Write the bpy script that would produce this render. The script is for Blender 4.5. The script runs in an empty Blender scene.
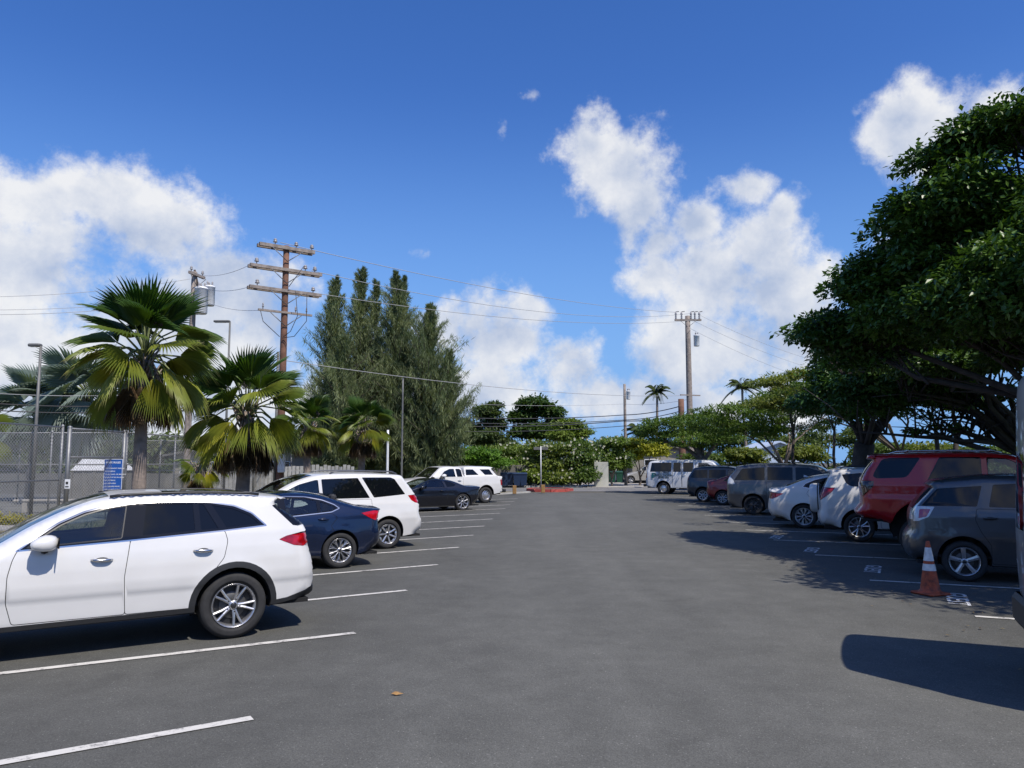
import bpy, math, random, colorsys
import numpy as np
from mathutils import Vector, Matrix
from mathutils.geometry import delaunay_2d_cdt
R_ = math.radians
SC = bpy.context.scene
COL = SC.collection
random.seed(7); np.random.seed(7)
# ------------------------------------------------------------------ camera
F = 769.0; H = 2.0; PITCH = math.atan(78/769.0)
cp, sp = math.cos(PITCH), math.sin(PITCH)
def ray(u, v):
    x = (u-512)/F; y = -(v-384)/F
    return (x, cp-y*sp, sp+y*cp)
def gnd(u, v, z=0.0):
    r = ray(u, v); t = (z-H)/r[2]; return (r[0]*t, r[1]*t)
def atY(u, v, Y):
    r = ray(u, v); t = Y/r[1]; return Vector((r[0]*t, Y, H+r[2]*t))
cam = bpy.data.cameras.new('camera'); co = bpy.data.objects.new('camera', cam); COL.objects.link(co)
co.location = (0, 0, H); co.rotation_euler = (math.pi/2+PITCH, 0, 0)
cam.sensor_fit = 'HORIZONTAL'; cam.sensor_width = 36; cam.lens = 36*F/1024; cam.clip_start = 0.05; cam.clip_end = 5000
SC.camera = co
# ------------------------------------------------------------------ object helpers
def tag(o, label=None, cat=None, group=None, kind=None):
    if label: o['label'] = label
    if cat: o['category'] = cat
    if group: o['group'] = group
    if kind: o['kind'] = kind
    return o
def empty(name, loc=(0, 0, 0), rz=0.0, parent=None):
    o = bpy.data.objects.new(name, None); COL.objects.link(o); o.location = loc; o.rotation_euler = (0, 0, rz)
    o.empty_display_size = .2
    if parent: o.parent = parent
    return o
def copy_tree(o, parent=None):
    c = o.copy(); COL.objects.link(c); c.parent = parent
    for ch in list(o.children): copy_tree(ch, c)
    return c
class MB:
    def __init__(s): s.v = []; s.f = []; s.m = []; s.mats = []; s.sm = []
    def mi(s, mat):
        if mat not in s.mats: s.mats.append(mat)
        return s.mats.index(mat)
    def add(s, vs, fs, mat, smooth=True):
        b = len(s.v); k = s.mi(mat); s.v.extend([tuple(p) for p in vs])
        for f in fs: s.f.append(tuple(b+i for i in f)); s.m.append(k); s.sm.append(smooth)
        return s
    def box(s, x0, y0, z0, x1, y1, z1, mat):
        vs = [(x, y, z) for x in (x0, x1) for y in (y0, y1) for z in (z0, z1)]
        return s.add(vs, [(0, 1, 3, 2), (4, 6, 7, 5), (0, 4, 5, 1), (2, 3, 7, 6), (0, 2, 6, 4), (1, 5, 7, 3)], mat, False)
    def rbox(s, x0, y0, z0, x1, y1, z1, mat, b=.02):
        # box with chamfered vertical and horizontal edges
        xs = [x0, x0+b, x1-b, x1]; rings = []
        def ring(z, ins):
            a, c, d, e = x0+ins, x1-ins, y0+ins, y1-ins
            return [(a+b, d, z), (c-b, d, z), (c, d+b, z), (c, e-b, z), (c-b, e, z), (a+b, e, z), (a, e-b, z), (a, d+b, z)]
        R = [ring(z0, b*.6), ring(z0+b, 0), ring(z1-b, 0), ring(z1, b*.6)]
        vs = [p for r in R for p in r]; fs = []
        for k in range(3):
            for i in range(8):
                j = (i+1) % 8; fs.append((k*8+i, k*8+j, k*8+8+j, k*8+8+i))
        fs.append(tuple(range(7, -1, -1))); fs.append(tuple(24+i for i in range(8)))
        return s.add(vs, fs, mat, False)
    def tube(s, pts, rad, mat, n=8, cap=True):
        pts = [Vector(p) for p in pts]; m = len(pts)
        if not hasattr(rad, '__len__'): rad = [rad]*m
        vs = []; fs = []; up = Vector((0, 0, 1)); pu = None
        for i, p in enumerate(pts):
            d = (pts[min(i+1, m-1)]-pts[max(i-1, 0)])
            d = d.normalized() if d.length > 1e-9 else Vector((0, 0, 1))
            if pu is None:
                a = d.cross(Vector((1, 0, 0)) if abs(d.x) < .8 else Vector((0, 1, 0))).normalized()
            else:
                a = (pu - d*pu.dot(d)); a = a.normalized() if a.length > 1e-6 else d.orthogonal().normalized()
            pu = a; b = d.cross(a)
            for k in range(n):
                t = 2*math.pi*k/n; vs.append(p+(a*math.cos(t)+b*math.sin(t))*rad[i])
        for i in range(m-1):
            for k in range(n):
                j = (k+1) % n; fs.append((i*n+k, i*n+j, i*n+n+j, i*n+n+k))
        if cap: fs.append(tuple(range(n-1, -1, -1))); fs.append(tuple((m-1)*n+k for k in range(n)))
        return s.add(vs, fs, mat, True)
    def lathe(s, prof, mat, n=24, M=None):
        # prof: (r,z) about local z
        vs = []; fs = []
        for r, z in prof:
            for k in range(n):
                t = 2*math.pi*k/n; p = Vector((r*math.cos(t), r*math.sin(t), z)); vs.append(M @ p if M else p)
        for i in range(len(prof)-1):
            for k in range(n):
                j = (k+1) % n; fs.append((i*n+k, i*n+j, i*n+n+j, i*n+n+k))
        return s.add(vs, fs, mat, True)
    def build(s, name, parent=None, loc=None, normals=None, auto=None):
        me = bpy.data.meshes.new(name); me.from_pydata(s.v, [], s.f)
        for m in s.mats: me.materials.append(m)
        me.polygons.foreach_set('material_index', s.m); me.polygons.foreach_set('use_smooth', s.sm)
        me.update()
        o = bpy.data.objects.new(name, me); COL.objects.link(o)
        if auto is not None:
            try: me.set_sharp_from_angle(angle=R_(auto))
            except Exception: pass
        if parent: o.parent = parent
        if loc is not None: o.location = loc
        return o
def np_mesh(name, V, Fq, mat, cols=None, parent=None, smooth=False, loc=None):
    V = np.asarray(V, dtype=np.float32); Fq = np.asarray(Fq, dtype=np.int32)
    me = bpy.data.meshes.new(name); k = Fq.shape[1]; n = len(Fq)
    me.vertices.add(len(V)); me.vertices.foreach_set('co', V.ravel())
    me.loops.add(n*k); me.loops.foreach_set('vertex_index', Fq.ravel())
    me.polygons.add(n); me.polygons.foreach_set('loop_start', np.arange(n, dtype=np.int32)*k)
    try: me.polygons.foreach_set('loop_total', np.full(n, k, dtype=np.int32))
    except Exception: pass
    me.update(calc_edges=True)
    me.polygons.foreach_set('use_smooth', np.full(n, smooth, dtype=bool))
    if cols is not None:
        a = me.color_attributes.new('col', 'FLOAT_COLOR', 'POINT')
        C = np.ones((len(V), 4), dtype=np.float32); C[:, :3] = cols; a.data.foreach_set('color', C.ravel())
    me.materials.append(mat); me.update()
    o = bpy.data.objects.new(name, me); COL.objects.link(o)
    if parent: o.parent = parent
    if loc is not None: o.location = loc
    return o
# ------------------------------------------------------------------ materials
def newmat(name):
    m = bpy.data.materials.new(name); m.use_nodes = True; nt = m.node_tree
    return m, nt, nt.nodes['Principled BSDF'], nt.nodes['Material Output']
def N(nt, t, **kw):
    n = nt.nodes.new(t)
    for k, v in kw.items(): setattr(n, k, v)
    return n
def lk(nt, a, b): nt.links.new(a, b)
def simple(name, col, rough=.6, metal=0.0, var=.15, scale=8, bump=0.0, coat=0.0, spec=.5, bscale=None):
    m, nt, p, o = newmat(name)
    tc = N(nt, 'ShaderNodeTexCoord'); no = N(nt, 'ShaderNodeTexNoise'); no.inputs['Scale'].default_value = scale; no.inputs['Detail'].default_value = 5
    lk(nt, tc.outputs['Object'], no.inputs['Vector'])
    mr = N(nt, 'ShaderNodeMapRange'); mr.inputs[1].default_value = .3; mr.inputs[2].default_value = .7
    mr.inputs[3].default_value = 1-var; mr.inputs[4].default_value = 1+var; lk(nt, no.outputs[0], mr.inputs[0])
    vm = N(nt, 'ShaderNodeVectorMath', operation='SCALE'); vm.inputs[0].default_value = col; lk(nt, mr.outputs[0], vm.inputs['Scale'])
    lk(nt, vm.outputs[0], p.inputs['Base Color'])
    p.inputs['Roughness'].default_value = rough; p.inputs['Metallic'].default_value = metal
    p.inputs['Coat Weight'].default_value = coat; p.inputs['Coat Roughness'].default_value = .03; p.inputs['Specular IOR Level'].default_value = spec
    if bump:
        b = N(nt, 'ShaderNodeBump'); b.inputs['Strength'].default_value = bump; b.inputs['Distance'].default_value = .02
        n2 = N(nt, 'ShaderNodeTexNoise'); n2.inputs['Scale'].default_value = bscale or scale*6; n2.inputs['Detail'].default_value = 4
        lk(nt, tc.outputs['Object'], n2.inputs['Vector']); lk(nt, n2.outputs[0], b.inputs['Height']); lk(nt, b.outputs[0], p.inputs['Normal'])
    return m
def paint(name, col, metal=0.0, rough=.35):
    m = simple(name, col, rough=rough, metal=metal, var=.03, scale=2.5, coat=.75)
    return m
def foliage(name, trans=.35, rough=.5, spec=.35):
    m, nt, p, o = newmat(name)
    at = N(nt, 'ShaderNodeAttribute'); at.attribute_name = 'col'
    lk(nt, at.outputs['Color'], p.inputs['Base Color']); p.inputs['Roughness'].default_value = rough; p.inputs['Specular IOR Level'].default_value = spec
    tr = N(nt, 'ShaderNodeBsdfTranslucent'); vm = N(nt, 'ShaderNodeVectorMath', operation='MULTIPLY'); vm.inputs[1].default_value = (1.15, 1.25, .5)
    lk(nt, at.outputs['Color'], vm.inputs[0]); lk(nt, vm.outputs[0], tr.inputs['Color'])
    mx = N(nt, 'ShaderNodeMixShader'); mx.inputs[0].default_value = trans
    lk(nt, p.outputs[0], mx.inputs[1]); lk(nt, tr.outputs[0], mx.inputs[2]); lk(nt, mx.outputs[0], o.inputs['Surface'])
    return m
def clear_glass(name, tint=(.55, .62, .6)):
    m, nt, p, o = newmat(name); nt.nodes.remove(p)
    t = N(nt, 'ShaderNodeBsdfTransparent'); t.inputs[0].default_value = (*tint, 1)
    g = N(nt, 'ShaderNodeBsdfGlossy'); g.inputs['Roughness'].default_value = .02; g.inputs['Color'].default_value = (1, 1, 1, 1)
    fr = N(nt, 'ShaderNodeFresnel'); fr.inputs[0].default_value = 1.5
    ad = N(nt, 'ShaderNodeMath', operation='MULTIPLY_ADD'); ad.inputs[1].default_value = 1.0; ad.inputs[2].default_value = .03
    lk(nt, fr.outputs[0], ad.inputs[0])
    mx = N(nt, 'ShaderNodeMixShader'); lk(nt, ad.outputs[0], mx.inputs[0]); lk(nt, t.outputs[0], mx.inputs[1]); lk(nt, g.outputs[0], mx.inputs[2])
    lk(nt, mx.outputs[0], o.inputs['Surface']); return m
MAT = {}
MAT['glass'] = clear_glass('clear_glass')
MAT['tint'] = simple('privacy_glass', (.004, .005, .007), rough=.03, var=.02, spec=.42)
MAT['black'] = simple('black_trim', (.018, .018, .019), rough=.45, var=.1)
MAT['clad'] = simple('cladding', (.022, .023, .025), rough=.55, var=.1, scale=30)
MAT['seam'] = simple('panel_gap', (.01, .01, .01), rough=.9, var=.02)
MAT['chrome'] = simple('chrome', (.60, .60, .60), rough=.22, metal=1.0, var=.03)
MAT['gloss'] = simple('gloss_black', (.006, .006, .007), rough=.12, var=.03)
MAT['rubber'] = simple('rubber', (.024, .024, .025), rough=.82, var=.25, scale=14)
MAT['alloy'] = simple('alloy', (.58, .58, .59), rough=.28, metal=.85, var=.06)
MAT['darkalloy'] = simple('dark_alloy', (.06, .06, .065), rough=.3, metal=.6, var=.06)
MAT['disc'] = simple('brake_disc', (.10, .10, .10), rough=.5, metal=.7, var=.1)
MAT['red'] = simple('red_lens', (.34, .004, .010), rough=.08, var=.45, scale=13, coat=.6)
MAT['pinklens'] = simple('pink_lens', (.42, .07, .12), rough=.1, var=.2, scale=30, coat=1)
MAT['clear'] = simple('clear_lens', (.62, .64, .66), rough=.1, var=.15, scale=30, coat=1)
MAT['smoke'] = simple('smoked_lens', (.03, .012, .014), rough=.08, var=.2, scale=22, coat=1)
MAT['interior'] = simple('cabin_fabric', (.035, .035, .037), rough=.8, var=.15)
MAT['beige'] = simple('cabin_beige', (.28, .25, .21), rough=.8, var=.1)
MAT['plate'] = simple('plate_white', (.65, .66, .66), rough=.4, var=.05)
MAT['white'] = paint('white_paint', (.67, .665, .65))
MAT['wood'] = simple('pole_wood', (.17, .085, .055), rough=.85, var=.3, scale=5, bump=.4)
MAT['greywood'] = simple('weathered_wood', (.26, .22, .19), rough=.9, var=.3, scale=6, bump=.4)
MAT['galv'] = simple('galvanised_steel', (.20, .205, .21), rough=.5, metal=.5, var=.15)
MAT['concrete'] = simple('concrete', (.36, .34, .31), rough=.9, var=.16, scale=1.5, bump=.3, bscale=40)
MAT['bark'] = simple('bark', (.13, .105, .085), rough=.95, var=.35, scale=5, bump=.8, bscale=18)
MAT['darkbark'] = simple('dark_bark', (.065, .052, .045), rough=.95, var=.35, scale=5, bump=.8, bscale=18)
MAT['palmbark'] = simple('palm_trunk', (.22, .18, .15), rough=.95, var=.3, scale=6, bump=.8, bscale=14)
MAT['lightwire'] = simple('weathered_cable', (.38, .38, .38), rough=.6, var=.05)
MAT['wire'] = simple('cable', (.035, .035, .037), rough=.6, var=.05)
MAT['leaf'] = foliage('leaf'); MAT['glossleaf'] = foliage('gloss_leaf', trans=.22, rough=.36, spec=.45)
MAT['needle'] = foliage('needle', trans=.3, rough=.6, spec=.2)
MAT['frond'] = foliage('frond', trans=.3, rough=.45, spec=.35)
# ------------------------------------------------------------------ sun and sky
SUN_EL, SUN_AZ = 55.5, 39.0     # azimuth measured from straight behind the camera towards the right
sd = Vector((math.sin(R_(SUN_AZ))*math.cos(R_(SUN_EL)), -math.cos(R_(SUN_AZ))*math.cos(R_(SUN_EL)), math.sin(R_(SUN_EL))))
sl = bpy.data.lights.new('sun', 'SUN'); sl.energy = 5.0; sl.angle = R_(.53); sl.color = (1, .93, .835)
so = bpy.data.objects.new('sun', sl); COL.objects.link(so); so.rotation_euler = sd.to_track_quat('Z', 'Y').to_euler()
W = bpy.data.worlds.new('World'); SC.world = W; W.use_nodes = True; nt = W.node_tree
bg = nt.nodes['Background']; bg.inputs['Strength'].default_value = .10
sky = N(nt, 'ShaderNodeTexSky', sky_type='NISHITA'); sky.sun_disc = False; sky.sun_elevation = R_(SUN_EL)
sky.sun_rotation = math.atan2(sd.x, sd.y); sky.altitude = 0; sky.air_density = 1.0; sky.dust_density = .35; sky.ozone_density = 1.6
tc = N(nt, 'ShaderNodeTexCoord'); sx = N(nt, 'ShaderNodeSeparateXYZ'); lk(nt, tc.outputs['Generated'], sx.inputs[0])
def M2(op, a, b=None, c=None, clamp=False):
    n = N(nt, 'ShaderNodeMath', operation=op); n.use_clamp = clamp
    for i, x in enumerate((a, b, c)):
        if x is None: continue
        if isinstance(x, (int, float)): n.inputs[i].default_value = x
        else: lk(nt, x, n.inputs[i])
    return n.outputs[0]
# deepen the blue as the phone recorded it
hs = N(nt, 'ShaderNodeHueSaturation'); hs.inputs['Saturation'].default_value = 1.26; hs.inputs['Value'].default_value = 1.0; hs.inputs['Hue'].default_value = .5
lk(nt, sky.outputs[0], hs.inputs['Color'])
az = M2('ARCTAN2', sx.outputs[0], sx.outputs[1]); el = M2('ARCSINE', sx.outputs[2])
cb = N(nt, 'ShaderNodeCombineXYZ'); lk(nt, az, cb.inputs[0]); lk(nt, el, cb.inputs[1])
def noise(scale, detail, rough, off=(0, 0, 0), vec=None, dist=0.0):
    mp = N(nt, 'ShaderNodeVectorMath', operation='ADD'); mp.inputs[1].default_value = off; lk(nt, vec or tc.outputs['Generated'], mp.inputs[0])
    n = N(nt, 'ShaderNodeTexNoise'); n.inputs['Scale'].default_value = scale; n.inputs['Detail'].default_value = detail
    n.inputs['Roughness'].default_value = rough; n.inputs['Distortion'].default_value = dist; lk(nt, mp.outputs[0], n.inputs['Vector']); return n
wn = noise(7, 4, .5, (3, 1, 7))
ws = N(nt, 'ShaderNodeVectorMath', operation='SUBTRACT'); ws.inputs[1].default_value = (.5, .5, .5); lk(nt, wn.outputs[1], ws.inputs[0])
wc = N(nt, 'ShaderNodeVectorMath', operation='SCALE'); wc.inputs['Scale'].default_value = .055; lk(nt, ws.outputs[0], wc.inputs[0])
wp = N(nt, 'ShaderNodeVectorMath', operation='ADD'); lk(nt, cb.outputs[0], wp.inputs[0]); lk(nt, wc.outputs[0], wp.inputs[1])
BLOBS = [(40,280,110,60),(22,205,54,30),(92,195,66,30),(158,228,50,44),(222,296,50,46),(40,350,120,60),(180,335,110,60),(268,330,42,60),(100,400,320,60),
 (497,345,52,46),(522,345,46,36),(558,378,50,34),(536,316,26,28),(560,362,42,34),(480,390,120,40),(600,402,70,26),(445,330,30,30),
 (588,138,46,32),(612,170,46,46),(640,212,34,44),(662,245,30,30),(655,270,36,34),
 (748,193,26,18),(783,212,20,18),(700,232,26,22),(765,245,46,34),(712,282,74,50),(782,285,46,46),(735,345,100,56),(800,330,36,50),(700,400,150,30),
 (905,134,30,30,.95),(930,170,40,34,.75),(1003,108,40,24,.8),(955,140,50,30,.7),(880,250,30,22,.5),(530,98,26,15,.45),(430,255,34,28,.5),(500,135,14,20,.45)]
fld = None
for (u, v, a, b, *wt) in BLOBS:
    r = Vector(ray(u, v)).normalized(); a0 = math.atan2(r.x, r.y); e0 = math.asin(r.z)
    s_ = N(nt, 'ShaderNodeVectorMath', operation='SUBTRACT'); lk(nt, wp.outputs[0], s_.inputs[0]); s_.inputs[1].default_value = (a0, e0, 0)
    m_ = N(nt, 'ShaderNodeVectorMath', operation='MULTIPLY'); lk(nt, s_.outputs[0], m_.inputs[0]); m_.inputs[1].default_value = (F/a/1.18, F/b/1.18, 0)
    l_ = N(nt, 'ShaderNodeVectorMath', operation='LENGTH'); lk(nt, m_.outputs[0], l_.inputs[0])
    d = M2('SUBTRACT', 1.0, l_.outputs['Value'])
    if wt: d = M2('ADD', d, wt[0]-1.0)
    fld = d if fld is None else M2('SMOOTH_MAX', fld, d, .25)
fld = M2('MULTIPLY', fld, 1.35)
# clouds over the part of the sky behind the camera
back = noise(2.2, 3, .5, (11, 4, 2)); bk = M2('SUBTRACT', M2('MULTIPLY', back.outputs[0], 5.0), 2.75)
wall = M2('MULTIPLY', M2('ABSOLUTE', az), 3.0); wall = M2('SUBTRACT', wall, 2.6, clamp=True)
bk = M2('SUBTRACT', M2('MULTIPLY', M2('ADD', bk, 1.5), wall), 1.5)
fld = M2('MAXIMUM', fld, bk)
fb = noise(8.0, 12, .63, (0, 0, 0)); fb2 = noise(30, 9, .68, (5, 5, 5))
dens = M2('ADD', fld, M2('MULTIPLY', M2('SUBTRACT', fb.outputs[0], .52), 4.0))
dens = M2('ADD', dens, M2('MULTIPLY', M2('SUBTRACT', fb2.outputs[0], .5), 1.2))
mr = N(nt, 'ShaderNodeMapRange', interpolation_type='SMOOTHSTEP'); mr.inputs[1].default_value = -.12; mr.inputs[2].default_value = .85; lk(nt, dens, mr.inputs[0])
alpha = M2('MULTIPLY', mr.outputs[0], .95)
# light on the clouds: difference of density towards the sun side
fbo = noise(8.0, 7, .58, (.016, -.008, .040)); fbn = noise(8.0, 7, .58, (0, 0, 0))
lit = M2('ADD', M2('MULTIPLY', M2('SUBTRACT', fbn.outputs[0], fbo.outputs[0]), 3.6), .68)
thick = N(nt, 'ShaderNodeMapRange'); thick.inputs[1].default_value = .2; thick.inputs[2].default_value = 1.6; thick.inputs[3].default_value = .18; thick.inputs[4].default_value = -.25; lk(nt, dens, thick.inputs[0])
big = noise(3.5, 3, .5, (9, 2, 4)); lit = M2('ADD', lit, thick.outputs[0]); lit = M2('ADD', lit, M2('MULTIPLY', M2('SUBTRACT', big.outputs[0], .5), 1.5), clamp=True)
cr = N(nt, 'ShaderNodeMix', data_type='RGBA'); cr.inputs[6].default_value = (4.6, 5.4, 7.1, 1); cr.inputs[7].default_value = (8.9, 8.95, 9.1, 1); lk(nt, lit, cr.inputs[0])
hz = N(nt, 'ShaderNodeMapRange', interpolation_type='SMOOTHSTEP'); hz.inputs[1].default_value = -.02; hz.inputs[2].default_value = .48; hz.inputs[3].default_value = .97; hz.inputs[4].default_value = 0; lk(nt, el, hz.inputs[0])
hm = N(nt, 'ShaderNodeMix', data_type='RGBA'); hm.inputs[7].default_value = (2.1, 4.4, 8.4, 1); lk(nt, hz.outputs[0], hm.inputs[0]); tn = N(nt, 'ShaderNodeVectorMath', operation='MULTIPLY'); tn.inputs[1].default_value = (.98, 1.12, 1.60); lk(nt, hs.outputs[0], tn.inputs[0]); lk(nt, tn.outputs[0], hm.inputs[6])
mx = N(nt, 'ShaderNodeMix', data_type='RGBA'); lk(nt, alpha, mx.inputs[0]); lk(nt, hm.outputs[2], mx.inputs[6]); lk(nt, cr.outputs[2], mx.inputs[7])
lk(nt, mx.outputs[2], bg.inputs['Color'])
SC.view_settings.view_transform = 'Standard'; SC.view_settings.look = 'None'; SC.view_settings.exposure = 0.0; SC.view_settings.gamma = 1
SC.view_settings.use_curve_mapping = False
try:
    SC.cycles.max_bounces = 6; SC.cycles.transparent_max_bounces = 24; SC.cycles.caustics_reflective = False; SC.cycles.caustics_refractive = False
    SC.cycles.use_denoising = True; SC.cycles.sample_clamp_indirect = 6
except Exception: pass
# ------------------------------------------------------------------ ground
AX = math.atan2(51, 769)        # aisle direction, from +Y towards +X
def asphalt(name, base, bays=True):
    m, nt, p, o = newmat(name)
    geo = N(nt, 'ShaderNodeNewGeometry')
    def nz(s, d, r=.6, sc=None):
        n = N(nt, 'ShaderNodeTexNoise'); n.inputs['Scale'].default_value = s; n.inputs['Detail'].default_value = d; n.inputs['Roughness'].default_value = r
        if sc:
            q = N(nt, 'ShaderNodeVectorMath', operation='MULTIPLY'); q.inputs[1].default_value = sc; lk(nt, geo.outputs['Position'], q.inputs[0]); lk(nt, q.outputs[0], n.inputs['Vector'])
        else: lk(nt, geo.outputs['Position'], n.inputs['Vector'])
        return n.outputs[0]
    def mrange(x, a, b, c, d):
        r = N(nt, 'ShaderNodeMapRange'); lk(nt, x, r.inputs[0])
        for i, q in enumerate((a, b, c, d)): r.inputs[1+i].default_value = q
        return r.outputs[0]
    def mul(a, b):
        q = N(nt, 'ShaderNodeMath', operation='MULTIPLY'); lk(nt, a, q.inputs[0]); lk(nt, b, q.inputs[1]); return q.outputs[0]
    big = mrange(nz(.35, 4), .3, .7, .90, 1.10); streak = mrange(nz(1, 4, .6, (1.2, .12, 1)), .3, .7, .93, 1.08)
    mid = mrange(nz(2.3, 6, .65), .3, .72, .86, 1.13); fine = mrange(nz(90, 3, .7), .25, .75, .55, 1.5)
    stain = mrange(nz(1.15, 3, .55), .60, .74, 1.0, .74)
    speck = mrange(nz(55, 2, .5), .66, .74, 1.0, 2.3)
    v = mul(mul(mul(mul(mul(big, streak), mid), fine), speck), stain)
    if bays:       # the bays carry a darker seal coat whose edge is brushed out into the aisle
        s = N(nt, 'ShaderNodeSeparateXYZ'); lk(nt, geo.outputs['Position'], s.inputs[0])
        t = N(nt, 'ShaderNodeMath', operation='MULTIPLY_ADD'); t.inputs[1].default_value = -.0663; lk(nt, s.outputs[1], t.inputs[0]); lk(nt, s.outputs[0], t.inputs[2])
        wob = N(nt, 'ShaderNodeMath', operation='MULTIPLY_ADD'); wob.inputs[1].default_value = 2.4; lk(nt, nz(.5, 4), wob.inputs[0]); lk(nt, t.outputs[0], wob.inputs[2])
        v = mul(v, mrange(wob.outputs[0], -2.0, .6, .80, 1.0)); v = mul(v, mrange(wob.outputs[0], 4.4, 6.6, 1.0, .80))
    vm = N(nt, 'ShaderNodeVectorMath', operation='SCALE'); vm.inputs[0].default_value = base; lk(nt, v, vm.inputs['Scale']); lk(nt, vm.outputs[0], p.inputs['Base Color'])
    p.inputs['Roughness'].default_value = .88; p.inputs['Specular IOR Level'].default_value = .25
    b = N(nt, 'ShaderNodeBump'); b.inputs['Strength'].default_value = .55; b.inputs['Distance'].default_value = .006
    lk(nt, nz(110, 3, .7), b.inputs['Height']); lk(nt, b.outputs[0], p.inputs['Normal'])
    return m
MAT['asphalt'] = asphalt('lot_asphalt', (.106, .106, .096), True)
MAT['road'] = asphalt('street_asphalt', (.17, .166, .16), False)
def sheet(name, pts, z, mat, kind='structure', th=0.0):
    b = MB(); n = len(pts)
    if th:
        b.add([(x, y, z) for x, y in pts]+[(x, y, z-th) for x, y in pts], [tuple(range(n))]+[(i, i+n, (i+1) % n+n, (i+1) % n) for i in range(n)], mat, False)
    else: b.add([(x, y, z) for x, y in pts], [tuple(range(n))], mat, False)
    o = b.build(name); tag(o, kind=kind); return o
MAT['soil'] = simple('dry_soil', (.085, .078, .055), rough=.95, var=.35, scale=.8, bump=.6, bscale=12)
MAT['lawn'] = simple('lawn', (.075, .10, .03), rough=.95, var=.4, scale=1.2, bump=.8, bscale=30)
MAT['courtgrey'] = simple('court_surface', (.13, .13, .12), rough=.9, var=.15, scale=.6)
MAT['drygrass'] = simple('dry_grass', (.17, .15, .085), rough=.95, var=.3, scale=3, bump=.8, bscale=30)
def paintmat(name, col, wear):
    m, nt, p, o = newmat(name); geo = N(nt, 'ShaderNodeNewGeometry')
    n = N(nt, 'ShaderNodeTexNoise'); n.inputs['Scale'].default_value = 5; n.inputs['Detail'].default_value = 12; n.inputs['Roughness'].default_value = .82; lk(nt, geo.outputs['Position'], n.inputs['Vector'])
    mr = N(nt, 'ShaderNodeMapRange'); mr.inputs[1].default_value = wear; mr.inputs[2].default_value = wear+.12; lk(nt, n.outputs[0], mr.inputs[0])
    mx = N(nt, 'ShaderNodeMix', data_type='RGBA'); mx.inputs[6].default_value = (.09, .088, .085, 1); mx.inputs[7].default_value = (*col, 1); lk(nt, mr.outputs[0], mx.inputs[0]); lk(nt, mx.outputs[2], p.inputs['Base Color'])
    p.inputs['Roughness'].default_value = .8; return m
MAT['line'] = paintmat('road_paint', (.58, .56, .51), .37)
MAT['stencil'] = paintmat('stencil_paint', (.72, .72, .70), .36)
sheet('ground', [(-900, -60), (900, -60), (900, 1500), (-900, 1500)], -.03, MAT['soil'])
sheet('parking_lot', [(-14, -12), (22, -12), (20.5, 51.0), (-3.5, 49.2)][:0] or [(-9.4, -14), (16, -14), (17.5, 51.5), (1.2, 51.0), (-1.0, 47.5), (-3.6, 46.5)], -.004, MAT['asphalt'])
def ax(Y, x0): return x0+math.tan(AX)*Y     # X of a line parallel to the aisle
sheet('street', [(-160, 51.5), (160, 54.5), (160, 63.5), (-160, 60.2)], -.008, MAT['road'])
for (a, b, c, d) in [((-160, 60.2), (5.6, 61.75), 0, 0), ((15.8, 61.85), (160, 63.5), 0, 0)]:
    sheet('far_pavement', [a, b, (b[0], b[1]+1.7), (a[0], a[1]+1.7)], .12, MAT['concrete'], th=.2)
sheet('driveway', [(5.6, 61.5), (15.8, 61.5), (16.5, 80), (5.2, 80)], .03, MAT['concrete'], th=.1)
sheet('verge', [(-160, 61.9), (5.2, 63.4), (5.0, 66), (-160, 66)], .10, MAT['drygrass'], th=.2)
sheet('left_verge', [(-60, -14), (-9.4, -14), (-3.6, 46.4), (-3.4, 51.2), (-60, 51.2)], .07, MAT['drygrass'], th=.2)
sheet('end_verge', [(-3.6, 46.6), (-1.0, 47.6), (1.15, 50.9), (-3.4, 51.2)], .075, MAT['drygrass'], th=.2)
sheet('right_lawn', [(11.2, -14), (60, -14), (60, 53.5), (15.8, 51.8), (14.6, 47)], .09, MAT['lawn'], th=.2)
sheet('left_path', [(-16.3, 22), (-13.9, 22), (-13.2, 34), (-15.2, 34)], .085, MAT['concrete'], th=.05)
sheet('court_slab', [(-60, 25), (-14.8, 25), (-13.9, 48), (-60, 48)], .08, MAT['courtgrey'], th=.05)
def kerb(name, pts, w, h, mat, closed=False):
    b = MB(); P = [Vector((x, y, 0)) for x, y in pts]
    for i in range(len(P)-1):
        d = (P[i+1]-P[i]).normalized(); n = Vector((-d.y, d.x, 0))*w/2
        q = [P[i]-n, P[i]+n, P[i+1]+n, P[i+1]-n]
        b.add([(v.x, v.y, z) for z in (-.03, h) for v in q], [(4, 7, 6, 5), (0, 4, 5, 1), (1, 5, 6, 2), (2, 6, 7, 3), (3, 7, 4, 0)], mat, False)
    o = b.build(name); tag(o, kind='structure'); return o
MAT['kerbstone'] = simple('kerb_concrete', (.40, .39, .36), rough=.9, var=.15, scale=3, bump=.3)
MAT['redkerb'] = simple('red_kerb_paint', (.42, .075, .06), rough=.75, var=.25, scale=3)
kerb('kerb', [(-9.4, -14), (-3.6, 46.4)], .16, .13, MAT['kerbstone'])
kerb('kerb', [(11.2, -14), (14.6, 47)], .16, .13, MAT['kerbstone'])
kerb('kerb', [(-160, 60.2), (5.6, 61.7)], .16, .135, MAT['kerbstone'])
kerb('kerb', [(16, 61.8), (160, 63.5)], .16, .135, MAT['kerbstone'])
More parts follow.
